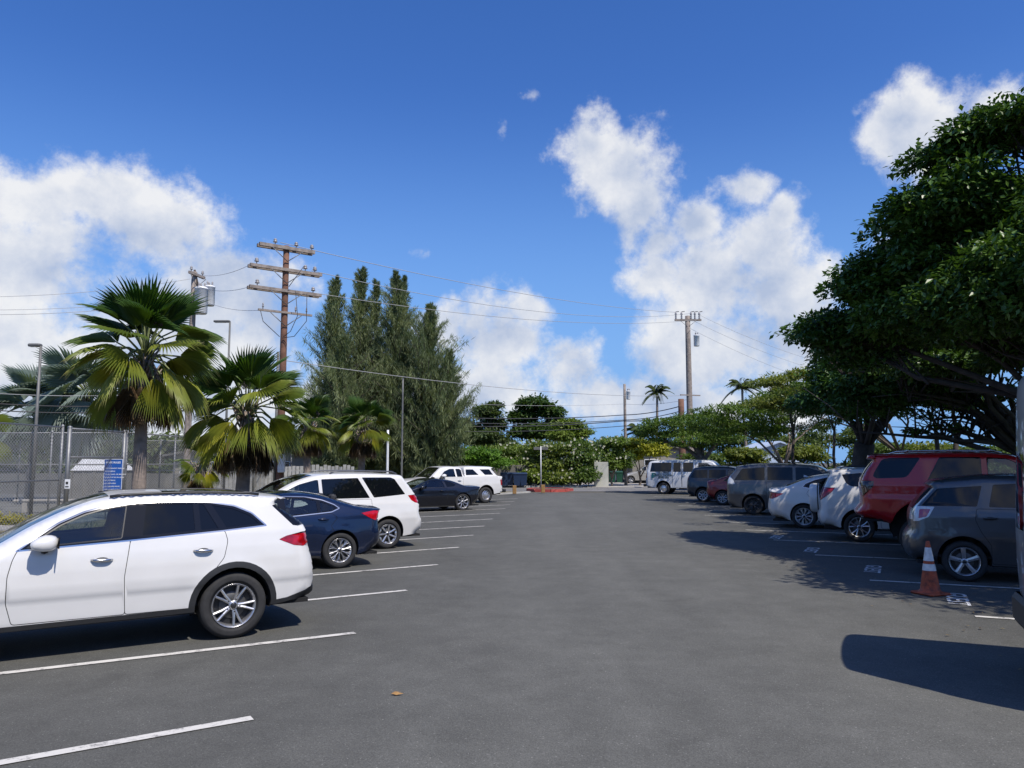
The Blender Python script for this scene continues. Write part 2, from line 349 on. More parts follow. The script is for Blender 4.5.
# planter island with a red kerb at the end of the aisle
isl = [(1.6, 52.8), (2.6, 52.4), (3.6, 52.9), (4.2, 54.2), (3.8, 55.6), (2.6, 56.2), (1.4, 55.6), (1.1, 54.2)]
sheet('island_soil', isl, .12, MAT['soil'], th=.15)
kerb('island_kerb', isl+[isl[0]], .2, .16, MAT['redkerb'])
kerb('entrance_kerb', [(-3.6, 46.6), (-1.0, 47.6), (1.15, 50.9), (.6, 51.3)], .15, .09, MAT['kerbstone'])
def strip(name, P, Q, w, z, mat):
    P, Q = Vector((*P, z)), Vector((*Q, z)); d = (Q-P).normalized(); n = Vector((-d.y, d.x, 0))*w/2; b = MB()
    k = 12; vs = []; rr = random.Random(int(P.x*100)+int(P.y*77))
    for i in range(k+1):
        c = P+(Q-P)*i/k; e = rr.uniform(-.004, .004); vs += [c-n*(1+e*10), c+n*(1-e*10)]
    b.add(vs, [(2*i, 2*i+2, 2*i+3, 2*i+1) for i in range(k)], mat, False)
    o = b.build(name); tag(o, kind='structure'); return o
LA = [56.8, 60.0, 57.0, 56.0, 55.5, 55.5, 55, 55, 55, 55, 55, 55, 55]
for i in range(-1, 13):
    Y = 6.27+3.02*i+(.0 if i < 4 else .05); X = -2.04+.0645*(Y-6.27); a = R_(LA[max(0, min(i, 12))]); L = 5.6
    strip('stall_line', (X, Y), (X-L*math.sin(a), Y-L*math.cos(a)), .105, .004, MAT['line'])
RY = [7.1, 10.27, 13.34, 16.91, 20.12, 23.05, 26.1, 29.4, 32.6, 35.7, 38.8, 41.9, 45, 48]
for i, Y in enumerate(RY):
    X = 5.55+.0645*(Y-4)*.9+(0.1 if i < 3 else .25); 
    if i == 1: X = 6.03
    if i == 2: X = 6.08
    a = R_(66.2); L = 5.3
    strip('stall_line', (X, Y), (X+L*math.sin(a), Y-L*math.cos(a)), .105, .004, MAT['line'])
# letters
def text_mesh(name, body, size, mat, extrude=0.0, parent=None, M=None, align='CENTER', bold=0.0, space=1.0, sx=1.0):
    cu = bpy.data.curves.new(name, 'FONT'); cu.body = body; cu.size = size; cu.extrude = extrude; cu.align_x = align; cu.align_y = 'CENTER'
    cu.offset = bold; cu.space_line = space; cu.resolution_u = 2
    o = bpy.data.objects.new(name, cu); COL.objects.link(o)
    dg = bpy.context.evaluated_depsgraph_get(); me = bpy.data.meshes.new_from_object(o.evaluated_get(dg)); bpy.data.objects.remove(o)
    me.materials.clear(); me.materials.append(mat); o = bpy.data.objects.new(name, me); COL.objects.link(o)
    if M is not None: o.matrix_world = M @ Matrix.Diagonal((sx, 1, 1, 1))
    if parent: o.parent = parent
    return o
for k, (x, y) in enumerate([(6.52, 11.55), gnd(872, 569), gnd(811, 550), gnd(776, 537)]):
    # read from the aisle: the line of letters runs towards the camera, tops away from the aisle
    M = Matrix.Translation((x, y, .0045)) @ Matrix.Rotation(R_(-117), 4, 'Z')
    o = text_mesh('stencil_marking', 'GUEST', .40, MAT['stencil'], M=M, bold=.004, sx=.92); tag(o, kind='structure')
# ------------------------------------------------------------------ vehicles
def catmull(P, step):
    """P: list of (x,z,R,c,sharp). returns array rows x,z,R,c,u"""
    out = []; n = len(P); A = np.array([[p[0], p[1], p[2], p[3]] for p in P], float); sh = [bool(p[4]) for p in P]
    for i in range(n-1):
        p1, p2 = A[i], A[i+1]
        p0 = A[i-1] if (i > 0 and not sh[i]) else p1-(p2-p1)
        p3 = A[i+2] if (i+2 < n and not sh[i+1]) else p2+(p2-p1)
        L = np.hypot(*(p2-p1)[:2]); k = max(2, int(L/step))
        def kn(a, b): return max(1e-4, np.hypot(*(b-a)[:2])**.5)
        t0 = 0; t1 = kn(p0, p1); t2 = t1+kn(p1, p2); t3 = t2+kn(p2, p3)
        for j in range(k):
            t = t1+(t2-t1)*j/k
            a1 = (t1-t)/(t1-t0)*p0+(t-t0)/(t1-t0)*p1; a2 = (t2-t)/(t2-t1)*p1+(t-t1)/(t2-t1)*p2; a3 = (t3-t)/(t3-t2)*p2+(t-t2)/(t3-t2)*p3
            b1 = (t2-t)/(t2-t0)*a1+(t-t0)/(t2-t0)*a2; b2 = (t3-t)/(t3-t1)*a2+(t-t1)/(t3-t1)*a3
            q = (t2-t)/(t2-t1)*b1+(t-t1)/(t2-t1)*b2
            out.append([*q, i+j/k])
    out.append([*A[-1], n-1]); return np.array(out)
def pip(poly, X, Z):
    ins = np.zeros(X.shape, bool); n = len(poly)
    for i in range(n):
        x1, y1 = poly[i]; x2, y2 = poly[(i+1) % n]
        if y1 == y2: continue
        c = ((y1 > Z) != (y2 > Z)) & (X < (x2-x1)*(Z-y1)/(y2-y1)+x1); ins ^= c
    return ins
def area2(p): return sum(p[i][0]*p[(i+1) % len(p)][1]-p[(i+1) % len(p)][0]*p[i][1] for i in range(len(p)))
def rpoly(p, r, k=3):
    """round the corners of a polygon"""
    out = []; n = len(p)
    for i in range(n):
        a, b, c = Vector(p[i-1]), Vector(p[i]), Vector(p[(i+1) % n]); u = (a-b); v = (c-b); rr = min(r, u.length*.45, v.length*.45)
        s = b+u.normalized()*rr; e = b+v.normalized()*rr
        for j in range(k+1):
            t = j/k; q = s*(1-t)**2+b*2*t*(1-t)+e*t*t; out.append((q.x, q.y))
    return out
def inset(p, d):
    n = len(p); s = 1 if area2(p) > 0 else -1; out = []
    for i in range(n):
        a, b, c = Vector(p[i-1]), Vector(p[i]), Vector(p[(i+1) % n]); e1 = (b-a); e2 = (c-b)
        if e1.length < 1e-7: e1 = e2
        if e2.length < 1e-7: e2 = e1
        e1.normalize(); e2.normalize(); n1 = Vector((-e1.y, e1.x))*s; n2 = Vector((-e2.y, e2.x))*s; m = n1+n2
        if m.length < .3: m = n1
        m.normalize(); k = max(.35, m.dot(n1)); q = b+m*d/k; out.append((q.x, q.y))
    return out
RIMC = {}
def make_rim(style, r, w, mat, pmat):
    """rim around the x axis of rotation = y, outer face towards -y"""
    b = MB(); M = Matrix.Rotation(R_(90), 4, 'X')   # local z -> -y
    rr = r
    b.lathe([(rr*.97, -w*.45), (rr*.9, -w*.3), (rr*.88, w*.25), (rr*.93, w*.42), (rr*.985, w*.47), (rr*1.0, w*.485), (rr*1.0, w*.44)], mat, 32, M)
    b.lathe([(rr*.88, w*.10), (.01, w*.10)], MAT['black'], 24, M)
    b.lathe([(rr*.62, w*.14), (rr*.60, w*.16), (.05, w*.16)], MAT['disc'], 24, M)
    def bar(a, r0, r1, w0, w1, z0=.34, z1=.42, skew=0.0, m=None, dz=.05):
        # tapered spoke with a raised ridge
        vs = []
        for (q, ww, zz, aa) in ((r0, w0, z0, a), (r0*.5+r1*.5, (w0+w1)/2*.9, (z0+z1)/2+.01, a+skew*.5), (r1, w1, z1, a+skew)):
            c = Vector((math.cos(aa), math.sin(aa), 0)); s = Vector((-math.sin(aa), math.cos(aa), 0))
            vs += [c*q-s*ww/2+Vector((0, 0, zz*w-dz)), c*q-s*ww/2+Vector((0, 0, zz*w)), c*q+Vector((0, 0, zz*w+.006)), c*q+s*ww/2+Vector((0, 0, zz*w)), c*q+s*ww/2+Vector((0, 0, zz*w-dz))]
        fs = []
        for k in (0, 5):
            for i in range(4): fs.append((k+i, k+i+1, k+i+6, k+i+5))
        b.add([M @ v for v in vs], fs, m or mat, False)
    T = 2*math.pi
    if style == 'split5':
        for i in range(5):
            for s in (-1, 1): bar(T*i/5+T/4+s*.13, r*.17, r*.95, r*.13, r*.10, .33, .44, s*.07)
    elif style == 'multi':
        for i in range(10):
            bar(T*i/10, r*.15, r*.94, r*.085, r*.07, .33, .43)
            for s in (-1, 1): bar(T*i/10, r*.45, r*.94, r*.05, r*.06, .37, .43, s*.2)
    elif style == 'ten':
        for i in range(5):
            for s in (-1, 1): bar(T*i/5+T/4+s*.24, r*.16, r*.94, r*.12, r*.15, .34, .43, s*.02)
    elif style == 'seven':
        for i in range(7): bar(T*i/7, r*.16, r*.94, r*.16, r*.19, .34, .43)
        for i in range(7): bar(T*(i+.5)/7, r*.80, r*.95, r*.30, r*.46, .41, .43)
    elif style == 'five':
        for i in range(5):
            bar(T*i/5+T/4, r*.16, r*.94, r*.24, r*.33, .34, .43)
    elif style == 'twin5':
        for i in range(5):
            for s in (-1, 1): bar(T*i/5+T/4+s*.10, r*.16, r*.95, r*.11, r*.13, .34, .43, s*.16)
    elif style == 'eight':
        for i in range(8): bar(T*i/8, r*.14, r*.94, r*.11, r*.09, .30, .43)
    elif style == 'steel':
        b.lathe([(r*.88, w*.30), (r*.75, w*.36), (r*.55, w*.34), (r*.4, w*.42), (r*.2, w*.44), (.01, w*.44)], mat, 28, M)
        for i in range(8):
            c = Vector((math.cos(T*i/8)*r*.66, math.sin(T*i/8)*r*.66, w*.372)); b.lathe([(r*.085, 0), (.001, 0.002)], MAT['black'], 10, M @ Matrix.Translation(c))
    b.lathe([(r*.22, w*.28), (r*.22, w*.36), (r*.17, w*.39), (r*.14, w*.40)], mat, 20, M); b.lathe([(r*.14, w*.40), (r*.12, w*.425), (.001, w*.43)], pmat or mat, 16, M)
    for i in range(5):
        a = T*i/5+.3; c = Vector((math.cos(a)*r*.3, math.sin(a)*r*.3, w*.33)); b.lathe([(r*.035, 0), (r*.035, .012), (.001, .014)], MAT['black'], 8, M @ Matrix.Translation(c))
    return b
def make_tyre(rt, rr, w):
    b = MB(); M = Matrix.Rotation(R_(90), 4, 'X'); h = w/2
    prof = [(rr*.985, -h*.86), (rr+.35*(rt-rr), -h*1.0), (rr+.72*(rt-rr), -h*.98), (rt-.012, -h*.84), (rt, -h*.7), (rt, -h*.36), (rt-.009, -h*.34), (rt-.009, -h*.28), (rt, -h*.26), (rt, 0), (rt, h*.26), (rt-.009, h*.28), (rt-.009, h*.34), (rt, h*.36), (rt, h*.7), (rt-.012, h*.84), (rr+.72*(rt-rr), h*.98), (rr+.66*(rt-rr), h*1.0), (rr+.35*(rt-rr), h*1.0), (rr+.12*(rt-rr), h*.96), (rr+.02, h*.93), (rr*.985, h*.88)]
    b.lathe(prof, MAT['rubber'], 48, M); return b
def build_car(S, name='parked_car'):
    hw = S['w']/2; wb = S['wb']; rt = S['rt']; step = S.get('step', .05); grid = S.get('grid', .06)
    root = empty(name); P = [tuple(p)+((False,) if len(p) == 4 else ()) for p in S['top']]
    Cn = catmull(P, step); n = len(Cn)
    T = np.gradient(Cn[:, :2], axis=0); T /= np.maximum(1e-6, np.hypot(T[:, 0], T[:, 1]))[:, None]
    Nn = np.stack([-T[:, 1], T[:, 0]], 1)      # rear -> over the roof -> front (clockwise): left of travel is outward
    for _ in range(1):
        Nn[1:-1] = (Nn[:-2]+2*Nn[1:-1]+Nn[2:]); Nn /= np.hypot(Nn[:, 0], Nn[:, 1])[:, None]
    O = Cn[:, :2]-Nn*Cn[:, 3:4]
    # keep the inner outline free of fold-backs
    zs = S['prof']; pz = np.array([p[0] for p in zs]); pf = np.array([p[1] for p in zs])
    sill = S['sill']; Ra = S['Ra']; az0 = S.get('az', rt)
    axl = [0.0, wb]
    x0c, x1c = O[:, 0].min(), O[:, 0].max(); midx = (x0c+x1c)/2; hl = (x1c-x0c)/2
    def prof(z):
        s = 0
        for dz, wgt in ((-.012, .25), (0, .5), (.012, .25)): s = s+wgt*np.interp(z+dz, pz, pf)
        return s
    def plan(x):
        t = np.abs((x-midx)/hl); return 1-S.get('taper', .07)*t**4
    seg0 = O[:-1]; seg1 = O[1:]; sd_ = seg1-seg0; sl2 = np.maximum(1e-9, (sd_**2).sum(1))
    def dist(x, z):
        q = np.stack([x, z], 1)[:, None, :]; t = ((q-seg0[None])*sd_[None]).sum(2)/sl2; t = np.clip(t, 0, 1)
        pr = seg0[None]+t[..., None]*sd_[None]; d = np.hypot(*(np.moveaxis(q-pr, 2, 0))); k = d.argmin(1); i = np.arange(len(x))
        Rr = Cn[k, 2]*(1-t[i, k])+Cn[k+1, 2]*t[i, k]; dist.n = Nn[k]*(1-t[i, k])[:, None]+Nn[k+1]*t[i, k][:, None]; return d[i, k], Rr
    crease = S.get('crease')
    def Yf(x, z, rnd=True):
        x = np.asarray(x, float); z = np.asarray(z, float); ins_ = 0
        if rnd: d, Rr = dist(x, z); t = np.clip(1-d/Rr, 0, 1); ins_ = Rr*(1-np.sqrt(np.maximum(0, 1-t**2.0)))
        y = hw*prof(z)*plan(x)-ins_
        for a in axl:
            rr = np.hypot(x-a, z-az0); y = y+S.get('flare', .012)*np.exp(-((rr-Ra)/.09)**2)
        return y
    # ---- closed silhouette with wheel arches
    xr, zr = O[0]; xf, zf = O[-1]
    def sz(x): return sill[0]+(sill[1]-sill[0])*np.clip((x-0)/wb, 0, 1)
    bot = []
    def arch(a):
        z = sz(a); ph0 = math.asin(max(-1, min(1, (z-az0)/Ra))); out = []
        for k in range(19):
            t = ph0+(math.pi-2*ph0)*k/18; out.append((a+Ra*math.cos(t), az0+Ra*math.sin(t)))
        return out            # from front side to rear side
    bot += arch(wb); 
    m = 8; xa = wb-Ra; xb = Ra
    bot += [(xa+(xb-xa)*k/m, float(sz(xa+(xb-xa)*k/m))) for k in range(1, m)]
    bot += arch(0)
    outline = [tuple(p) for p in O]+[(p[0], p[1]) for p in bot]
    # ---- CDT
    V = []; E = []
    def addpoly(p, closed=True):
        b0 = len(V); V.extend(p); k = len(p)
        for i in range(k if closed else k-1): E.append((b0+i, b0+(i+1) % k))
    addpoly(outline)
    regs = []      # (kind, key, poly)
    for L in S.get('lamps', []): regs.append(('lamp', L, rpoly(L['poly'], L.get('r', .015))))
    for i, wd in enumerate(S['windows']):
        p = rpoly(wd['poly'], wd.get('r', .025)); regs.append(('glass', i, inset(p, .012))); regs.append(('trim', wd.get('trim', 'gloss'), p))
    if S.get('dlo'):
        p = rpoly(S['dlo'], .03); regs.append(('trim', 'gloss', inset(p, .016))); regs.append(('trim', S.get('dlotrim', 'chrome'), p))
    if S.get('cladr'):
        for a in axl:
            k = 40; p = [(a+S['cladr']*math.cos(2*math.pi*j/k), az0+S['cladr']*math.sin(2*math.pi*j/k)) for j in range(k)]; regs.append(('trim', 'clad', p))
    for c in S.get('clads', []): regs.append(('trim', c.get('mat', 'clad'), c['poly']))
    for i, d in enumerate(S.get('doors', [])):
        p = rpoly(d['poly'], d.get('r', .03)); g = S.get('gap', .007); regs.append(('door', i, inset(p, g/2))); regs.append(('trim', 'seam', inset(p, -g/2)))
    for r in regs: addpoly(r[2])
    for d0 in (.15, .35, .65, 1.0):    # rounding rows
        q = O-Nn*(Cn[:, 2:3]*d0); V.extend([tuple(p) for p in q[::2]])
    gx = np.arange(x0c+grid/2, x1c, grid); gz = np.arange(.16, O[:, 1].max(), grid)
    GX, GZ = np.meshgrid(gx, gz); GX = GX.ravel()+np.tile([0, grid/2], len(GX.ravel()))[:len(GX.ravel())]*0; GZ = GZ.ravel()
    ii = pip(outline, GX, GZ); dd, _ = dist(GX[ii], GZ[ii]); V.extend([(float(a), float(b_)) for a, b_, d in zip(GX[ii], GZ[ii], dd) if d > .04])
    r = delaunay_2d_cdt([Vector((float(a), float(b_))) for a, b_ in V], E, [], 0, 1e-5)
    v2 = np.array([(p.x, p.y) for p in r[0]]); tr = np.array([f for f in r[2]])
    cx = v2[tr].mean(1); keep = pip(outline, cx[:, 0], cx[:, 1]); ar = np.abs(np.cross(v2[tr[:, 1]]-v2[tr[:, 0]], v2[tr[:, 2]]-v2[tr[:, 0]])); keep &= ar > 1e-9
    tr = tr[keep]; cx = cx[keep]
    lab = np.full(len(tr), -1)
    for k in range(len(regs)-1, -1, -1): lab[pip(regs[k][2], cx[:, 0], cx[:, 1])] = k
    Y0 = Yf(v2[:, 0], v2[:, 1]); e = .012
    Yx = (Yf(v2[:, 0]+e, v2[:, 1], False)-Yf(v2[:, 0]-e, v2[:, 1], False))/(2*e); Yz = (Yf(v2[:, 0], v2[:, 1]+e, False)-Yf(v2[:, 0], v2[:, 1]-e, False))/(2*e)
    NV = np.stack([-Yx, np.ones_like(Yx), -Yz], 1); 
    dd, RR = dist(v2[:, 0], v2[:, 1]); 
    NV /= np.linalg.norm(NV, axis=1)[:, None]; tt_ = np.clip(1-dd/RR, 0, .995)[:, None]; No = np.stack([dist.n[:, 0], 0*tt_[:, 0], dist.n[:, 1]], 1)
    NV = NV*np.sqrt(1-tt_**2)+No*tt_; NV /= np.linalg.norm(NV, axis=1)[:, None]
    # ensure orientation of triangles: y+ side outward. (x,z) ccw in x-z plane seen from +y? cross(x,z) = -y
    A = v2[tr]; ccw = np.cross(A[:, 1]-A[:, 0], A[:, 2]-A[:, 0]) > 0
    def sidemesh(mask, sgn, off=0.0):
        t = tr[mask]; cc = ccw[mask]; u, inv = np.unique(t, return_inverse=True); inv = inv.reshape(t.shape)
        vs = np.stack([v2[u, 0], sgn*(Y0[u]+off), v2[u, 1]], 1); nn = NV[u].copy(); nn[:, 1] *= sgn
        flip = cc if sgn > 0 else ~cc
        inv = np.where(flip[:, None], inv[:, ::-1], inv); return vs, inv, nn
    def mk(name, parts, parent=None):
        """parts: list of (verts, faces, normals, matname)"""
        vs = []; fs = []; ns = []; mi = []; mats = []
        for (v, f, nn, mt) in parts:
            if len(f) == 0: continue
            f = np.array([list(q) for q in f]) if not isinstance(f, np.ndarray) else f
            u_, iv_ = np.unique(f, return_inverse=True); f = iv_.reshape(f.shape); v = v[u_]; nn = nn[u_]
            b0 = len(vs); vs.extend(v.tolist()); ns.extend(nn.tolist())
            if mt not in mats: mats.append(mt)
            k = mats.index(mt)
            for q in f: fs.append(tuple(int(i)+b0 for i in q)); mi.append(k)
        if not fs: return None
        me = bpy.data.meshes.new(name); me.from_pydata(vs, [], fs); 
        for mt in mats: me.materials.append(MAT[mt] if isinstance(mt, str) else mt)
        me.polygons.foreach_set('material_index', mi); me.polygons.foreach_set('use_smooth', [True]*len(fs)); me.update()
        me.normals_split_custom_set_from_vertices([Vector(q).normalized() for q in ns])
        o = bpy.data.objects.new(name, me); COL.objects.link(o); o.parent = parent or root; return o
    pm = S['paint']
    bodyparts = []
    def strip(i0, i1, mat, tlim=None, tin=None, off=0.0):
        """cross strip between contour samples; tlim keeps |t|<tlim, tin keeps |t|>tin"""
        ts = np.array([-1, -.97, -.9, -.8, -.62, -.4, -.2, 0, .2, .4, .62, .8, .9, .97, 1.0]); k = len(ts); idx = np.arange(i0, i1+1)
        Ye = YE[idx]; x = O[idx, 0][:, None]+Nn[idx, 0][:, None]*Cn[idx, 3][:, None]*(1-np.abs(ts)**2.6)[None]
        z = O[idx, 1][:, None]+Nn[idx, 1][:, None]*Cn[idx, 3][:, None]*(1-np.abs(ts)**2.6)[None]; y = ts[None]*Ye[:, None]
        x = x+Nn[idx, 0][:, None]*off; z = z+Nn[idx, 1][:, None]*off
        G = np.stack([x, y, z], 2)
        du = np.gradient(G, axis=0) if len(idx) > 1 else np.zeros_like(G); dv = np.gradient(G, axis=1)
        nn = np.cross(du, dv); nn /= np.maximum(1e-9, np.linalg.norm(nn, axis=2))[..., None]
        sgn = np.sign((nn[:, :, 0]*Nn[idx, 0][:, None]+nn[:, :, 2]*Nn[idx, 1][:, None])); sgn[sgn == 0] = 1; nn *= sgn[..., None]
        fs = []
        for a in range(len(idx)-1):
            for c in range(k-1):
                tm = abs((ts[c]+ts[c+1])/2)
                if tlim is not None and tm > tlim: continue
                if tin is not None and tm < tin: continue
                fs.append((a*k+c, a*k+k+c, a*k+k+c+1, a*k+c+1))
        return G.reshape(-1, 3), fs, nn.reshape(-1, 3), mat
    yo = Yf(O[:, 0], O[:, 1]); YE = yo
    # body
    for s in (1, -1):
        m = lab == -1; bodyparts.append(sidemesh(m, s)+(pm,))
        for k, (kind, key, poly) in enumerate(regs):
            if kind == 'trim': bodyparts.append(sidemesh(lab == k, s, -.004 if key == 'seam' else 0.0)+(key,))
    U = Cn[:, 4]
    segs = sorted(S.get('cross', []), key=lambda c: c['u'][0]); used = np.zeros(n-1, bool)
    def ix(u): return int(np.argmin(np.abs(U-u)))
    extra = []
    for c in segs:
        i0, i1 = ix(c['u'][0]), ix(c['u'][1]); lim = c.get('lim')
        if c['kind'] == 'mat': bodyparts.append(strip(i0, i1, c['mat'])); used[i0:i1] = True
        elif c['kind'] == 'glass':
            extra.append((c['name'], [strip(i0, i1, c['mat'], tlim=.9)])); bodyparts.append(strip(i0, i1, pm if not c.get('frame') else c['frame'], tin=.9)); used[i0:i1] = True
        elif c['kind'] == 'lamp':     # lamps at both ends of the strip
            for L in S['lamps']:
                if L['id'] == c['id']: L['_strip'] = (i0, i1, c.get('tin', .62))
            bodyparts.append(strip(i0, i1, pm, tlim=c.get('tin', .62))); used[i0:i1] = True
    i = 0
    while i < n-1:
        if used[i]: i += 1; continue
        j = i
        while j < n-1 and not used[j]: j += 1
        bodyparts.append(strip(i, j, pm)); i = j
    body = mk('body', bodyparts)
    for nm, parts in extra: mk(nm, parts)
    for L in S.get('lamps', []):
        k = [i for i, rg in enumerate(regs) if rg[0] == 'lamp' and rg[1] is L][0]
        for s in (1, -1):
            pr = [sidemesh(lab == k, s, .004)+(L['mat'],)]
            if '_strip' in L:
                g, fs, nn, mt = strip(L['_strip'][0], L['_strip'][1], L['mat'], tin=L['_strip'][2], off=.003); g2 = g.reshape(-1, 3)
                fs = [q for q in fs if g2[q[0]][1]*s > 0]; pr.append((g, fs, nn, mt))
            mk(L['name'], pr)
        if '_strip' in L: del L['_strip']
    for i, wd in enumerate(S['windows']):
        k = [j for j, rg in enumerate(regs) if rg[0] == 'glass' and rg[1] == i][0]
        for s in (1, -1): mk('window', [sidemesh(lab == k, s, -.006)+(wd.get('mat', 'tint'),)])
    hmat = S.get('hmat', pm)
    for i, d in enumerate(S.get('doors', [])):
        k = [j for j, rg in enumerate(regs) if rg[0] == 'door' and rg[1] == i][0]
        for s in (1, -1):
            o = mk('door', [sidemesh(lab == k, s)+(pm,)])
            if o and d.get('handle'):
                hx, hz = d['handle']; y = float(Yf([hx], [hz])[0]); b = MB(); q = []
                for t in np.linspace(-1, 1, 9): q.append((hx+t*.10, s*(y+.006+.032*(1-t**4)), hz+.004*t))
                b.tube(q, [.010, .014, .016, .017, .017, .017, .016, .014, .010], MAT[hmat] if isinstance(hmat, str) else hmat, 8)
                b.lathe([(.055, 0), (.03, .004), (.001, .004)], MAT['black'], 14, Matrix.Translation((hx, s*(y+.001), hz)) @ Matrix.Rotation(-s*math.pi/2, 4, 'X') @ Matrix.Diagonal((1.2, .5, 1, 1)))
                b.build('handle', o)
    # mirrors
    if S.get('mirror'):
        mx_, mz = S['mirror']; y = float(Yf([mx_], [mz])[0])
        for s in (1, -1):
            b = MB(); vs = []; fs = []; nu, nv = 12, 8
            for a in range(nv+1):
                ph = -math.pi/2+math.pi*a/nv
                for c in range(nu):
                    th = 2*math.pi*c/nu; xx = math.cos(th)*math.cos(ph); yy = math.sin(th)*math.cos(ph); zz = math.sin(ph)
                    def se(q, p): return math.copysign(abs(q)**p, q)
                    X = se(xx, .75)*.125; vs.append((mx_+X+(.02*yy), s*(y+.135+se(yy, .7)*.11), mz+.035+se(zz, .8)*(.078-.32*max(0, X)*.7)-.25*max(0, X)*.35-(.012*yy)))
            for a in range(nv):
                for c in range(nu): j = (c+1) % nu; fs.append((a*nu+c, a*nu+j, a*nu+nu+j, a*nu+nu+c))
            b.add(vs, fs, MAT[pm] if isinstance(pm, str) else pm); b.tube([(mx_, s*(y-.02), mz-.045), (mx_, s*(y+.07), mz-.05), (mx_-.01, s*(y+.13), mz-.035)], [.028, .03, .034], MAT['black'], 8)
            b.box(mx_-.128, s*(y+.135)-.09, mz-.02, mx_-.118, s*(y+.135)+.09, mz+.09, MAT['tint']); b.build('mirror', root)
    # wheels
    rr = S['rr']; tw = S.get('tw', .23); ty = make_tyre(rt, rr, tw).build('tyre'); rm = make_rim(S['rim'], rr, tw, MAT[S.get('rimmat', 'alloy')], MAT['alloy' if S['rim'] == 'steel' else 'darkalloy']).build('rim')
    first = True; yw = hw*.985-tw/2-S.get('win', .02)
    for a in axl:
        for s in (-1, 1):
            w_ = empty('wheel', (a, s*yw, rt), 0 if s < 0 else math.pi, root)
            t2, r2 = (ty, rm) if first else (ty.copy(), rm.copy())
            if not first: COL.objects.link(t2); COL.objects.link(r2)
            first = False; t2.parent = w_; r2.parent = w_; r2.rotation_euler = (0, R_(S.get('spin', 10)+a*40+s*13), 0)
    # wheel wells, floor
    b = MB()
    for a in axl:
        for s in (1, -1):
            yo_ = s*(hw*.93); yi = s*(hw-.42); k = 20; vs = []
            for j in range(k+1):
                t = -.35+(math.pi+.7)*j/k
                x, z = a+(Ra+.0)*math.cos(t), az0+(Ra+.0)*math.sin(t); z = max(z, float(sz(a))-.02)
                ye = float(Yf([x], [z])[0])*s; vs += [(x, ye-s*.003, z), (x, yi, z)]
            b.add(vs, [(2*j, 2*j+1, 2*j+3, 2*j+2) for j in range(k)], MAT['seam'], True)
            vs = [(a, yi, az0)]+[(a+Ra*math.cos(-.35+(math.pi+.7)*j/k), yi, az0+Ra*math.sin(-.35+(math.pi+.7)*j/k)) for j in range(k+1)]
            b.add(vs, [(0, j, j+1) for j in range(1, k+1)], MAT['seam'], False)
    zf_ = max(sill)+.03
    for (xa, xb, ya) in ((Ra, wb-Ra, hw*.93), (x0c+.12, -Ra*.98, hw*.85), (wb+Ra*.98, x1c-.12, hw*.8), (-Ra, Ra, hw-.43), (wb-Ra, wb+Ra, hw-.43)):
        b.box(xa, -ya, zf_-.05, xb, ya, zf_, MAT['seam'])
    b.tube([(-.0, -hw*.8, rt), (0, hw*.8, rt)], .05, MAT['seam'], 8); b.tube([(wb, -hw*.8, rt), (wb, hw*.8, rt)], .04, MAT['seam'], 8)
    if S.get('exhaust'): b.tube([(.3, hw*.45, rt*.9), (x0c+.05, hw*.5, zf_-.05)], .035, MAT['galv'], 8)
    b.build('underbody', root)
    # seats and dashboard, seen through the clear glass
    if S.get('seats'):
        for (sx_, nm) in S['seats']:
            for s in (-1, 1):
                b = MB(); yc = s*hw*.40; im = MAT[S.get('imat', 'interior')]
                b.rbox(sx_-.02, yc-.25, .42, sx_+.50, yc+.25, .62, im, .05)
                vs = []; 
                M_ = Matrix.Translation((sx_, yc, .58)) @ Matrix.Rotation(R_(-14), 4, 'Y')
                c2 = MB(); c2.rbox(-.10, -.24, 0, .05, .24, .60, im, .05); c2.rbox(-.08, -.12, .64, .03, .12, .82, im, .04); c2.tube([(-.03, .05, .58), (-.03, .05, .68)], .008, MAT['chrome'], 6)
                b.add([M_ @ Vector(p) for p in c2.v], c2.f, im, False); b.build('seat', root)
        b = MB(); dx = S['seats'][0][0]+.80; zt = S.get('dash', 1.0)
        b.rbox(dx, -hw*.78, .55, dx+.45, hw*.78, zt, MAT['interior'], .08); b.box(x0c+.35, -hw*.8, .38, dx+.3, hw*.8, .42, MAT['interior']); b.build('dashboard', root)
        b = MB(); M_ = Matrix.Translation((dx-.12, hw*.40, zt-.06)) @ Matrix.Rotation(R_(-62), 4, 'Y')
        ring = [M_ @ Vector((.18*math.cos(t), .18*math.sin(t), 0)) for t in np.linspace(0, 2*math.pi, 25)]
        b.tube(ring, .014, MAT['black'], 6, cap=False); b.tube([M_ @ Vector((0, -.17, 0)), M_ @ Vector((0, .17, 0))], .016, MAT['black'], 6); b.tube([M_ @ Vector((0, 0, 0)), M_ @ Vector((0, 0, -.18))], .03, MAT['black'], 6); b.build('steering_wheel', root)
    if S.get('rails'):
        xa, xb, za, zb = S['rails']; rmt = MAT[S.get('railmat', 'black')]
        for s in (1, -1):
            yy = s*(hw*S.get('railw', .66)); k = 14; q = []; rad = []
            for j in range(k+1):
                t = j/k; x = xa+(xb-xa)*t; zz = float(np.interp(x, O[ROOF(O), 0], O[ROOF(O), 1])) if False else za+(zb-za)*t+.02*math.sin(math.pi*t)
                q.append((x, yy, zz+(S.get('railh', .045) if 0 < j < k else 0))); rad.append(.016)
            b = MB(); b.tube(q, rad, rmt, 8); b.build('roof_rail', root)
        if S.get('bars'):
            for x in S['bars']:
                b = MB(); b.tube([(x, -hw*.68, max(za, zb)+.06), (x, hw*.68, max(za, zb)+.06)], .02, rmt, 8); b.build('roof_bar', root)
    for ex in S.get('extra', []): ex(root, Yf, hw)
    return root
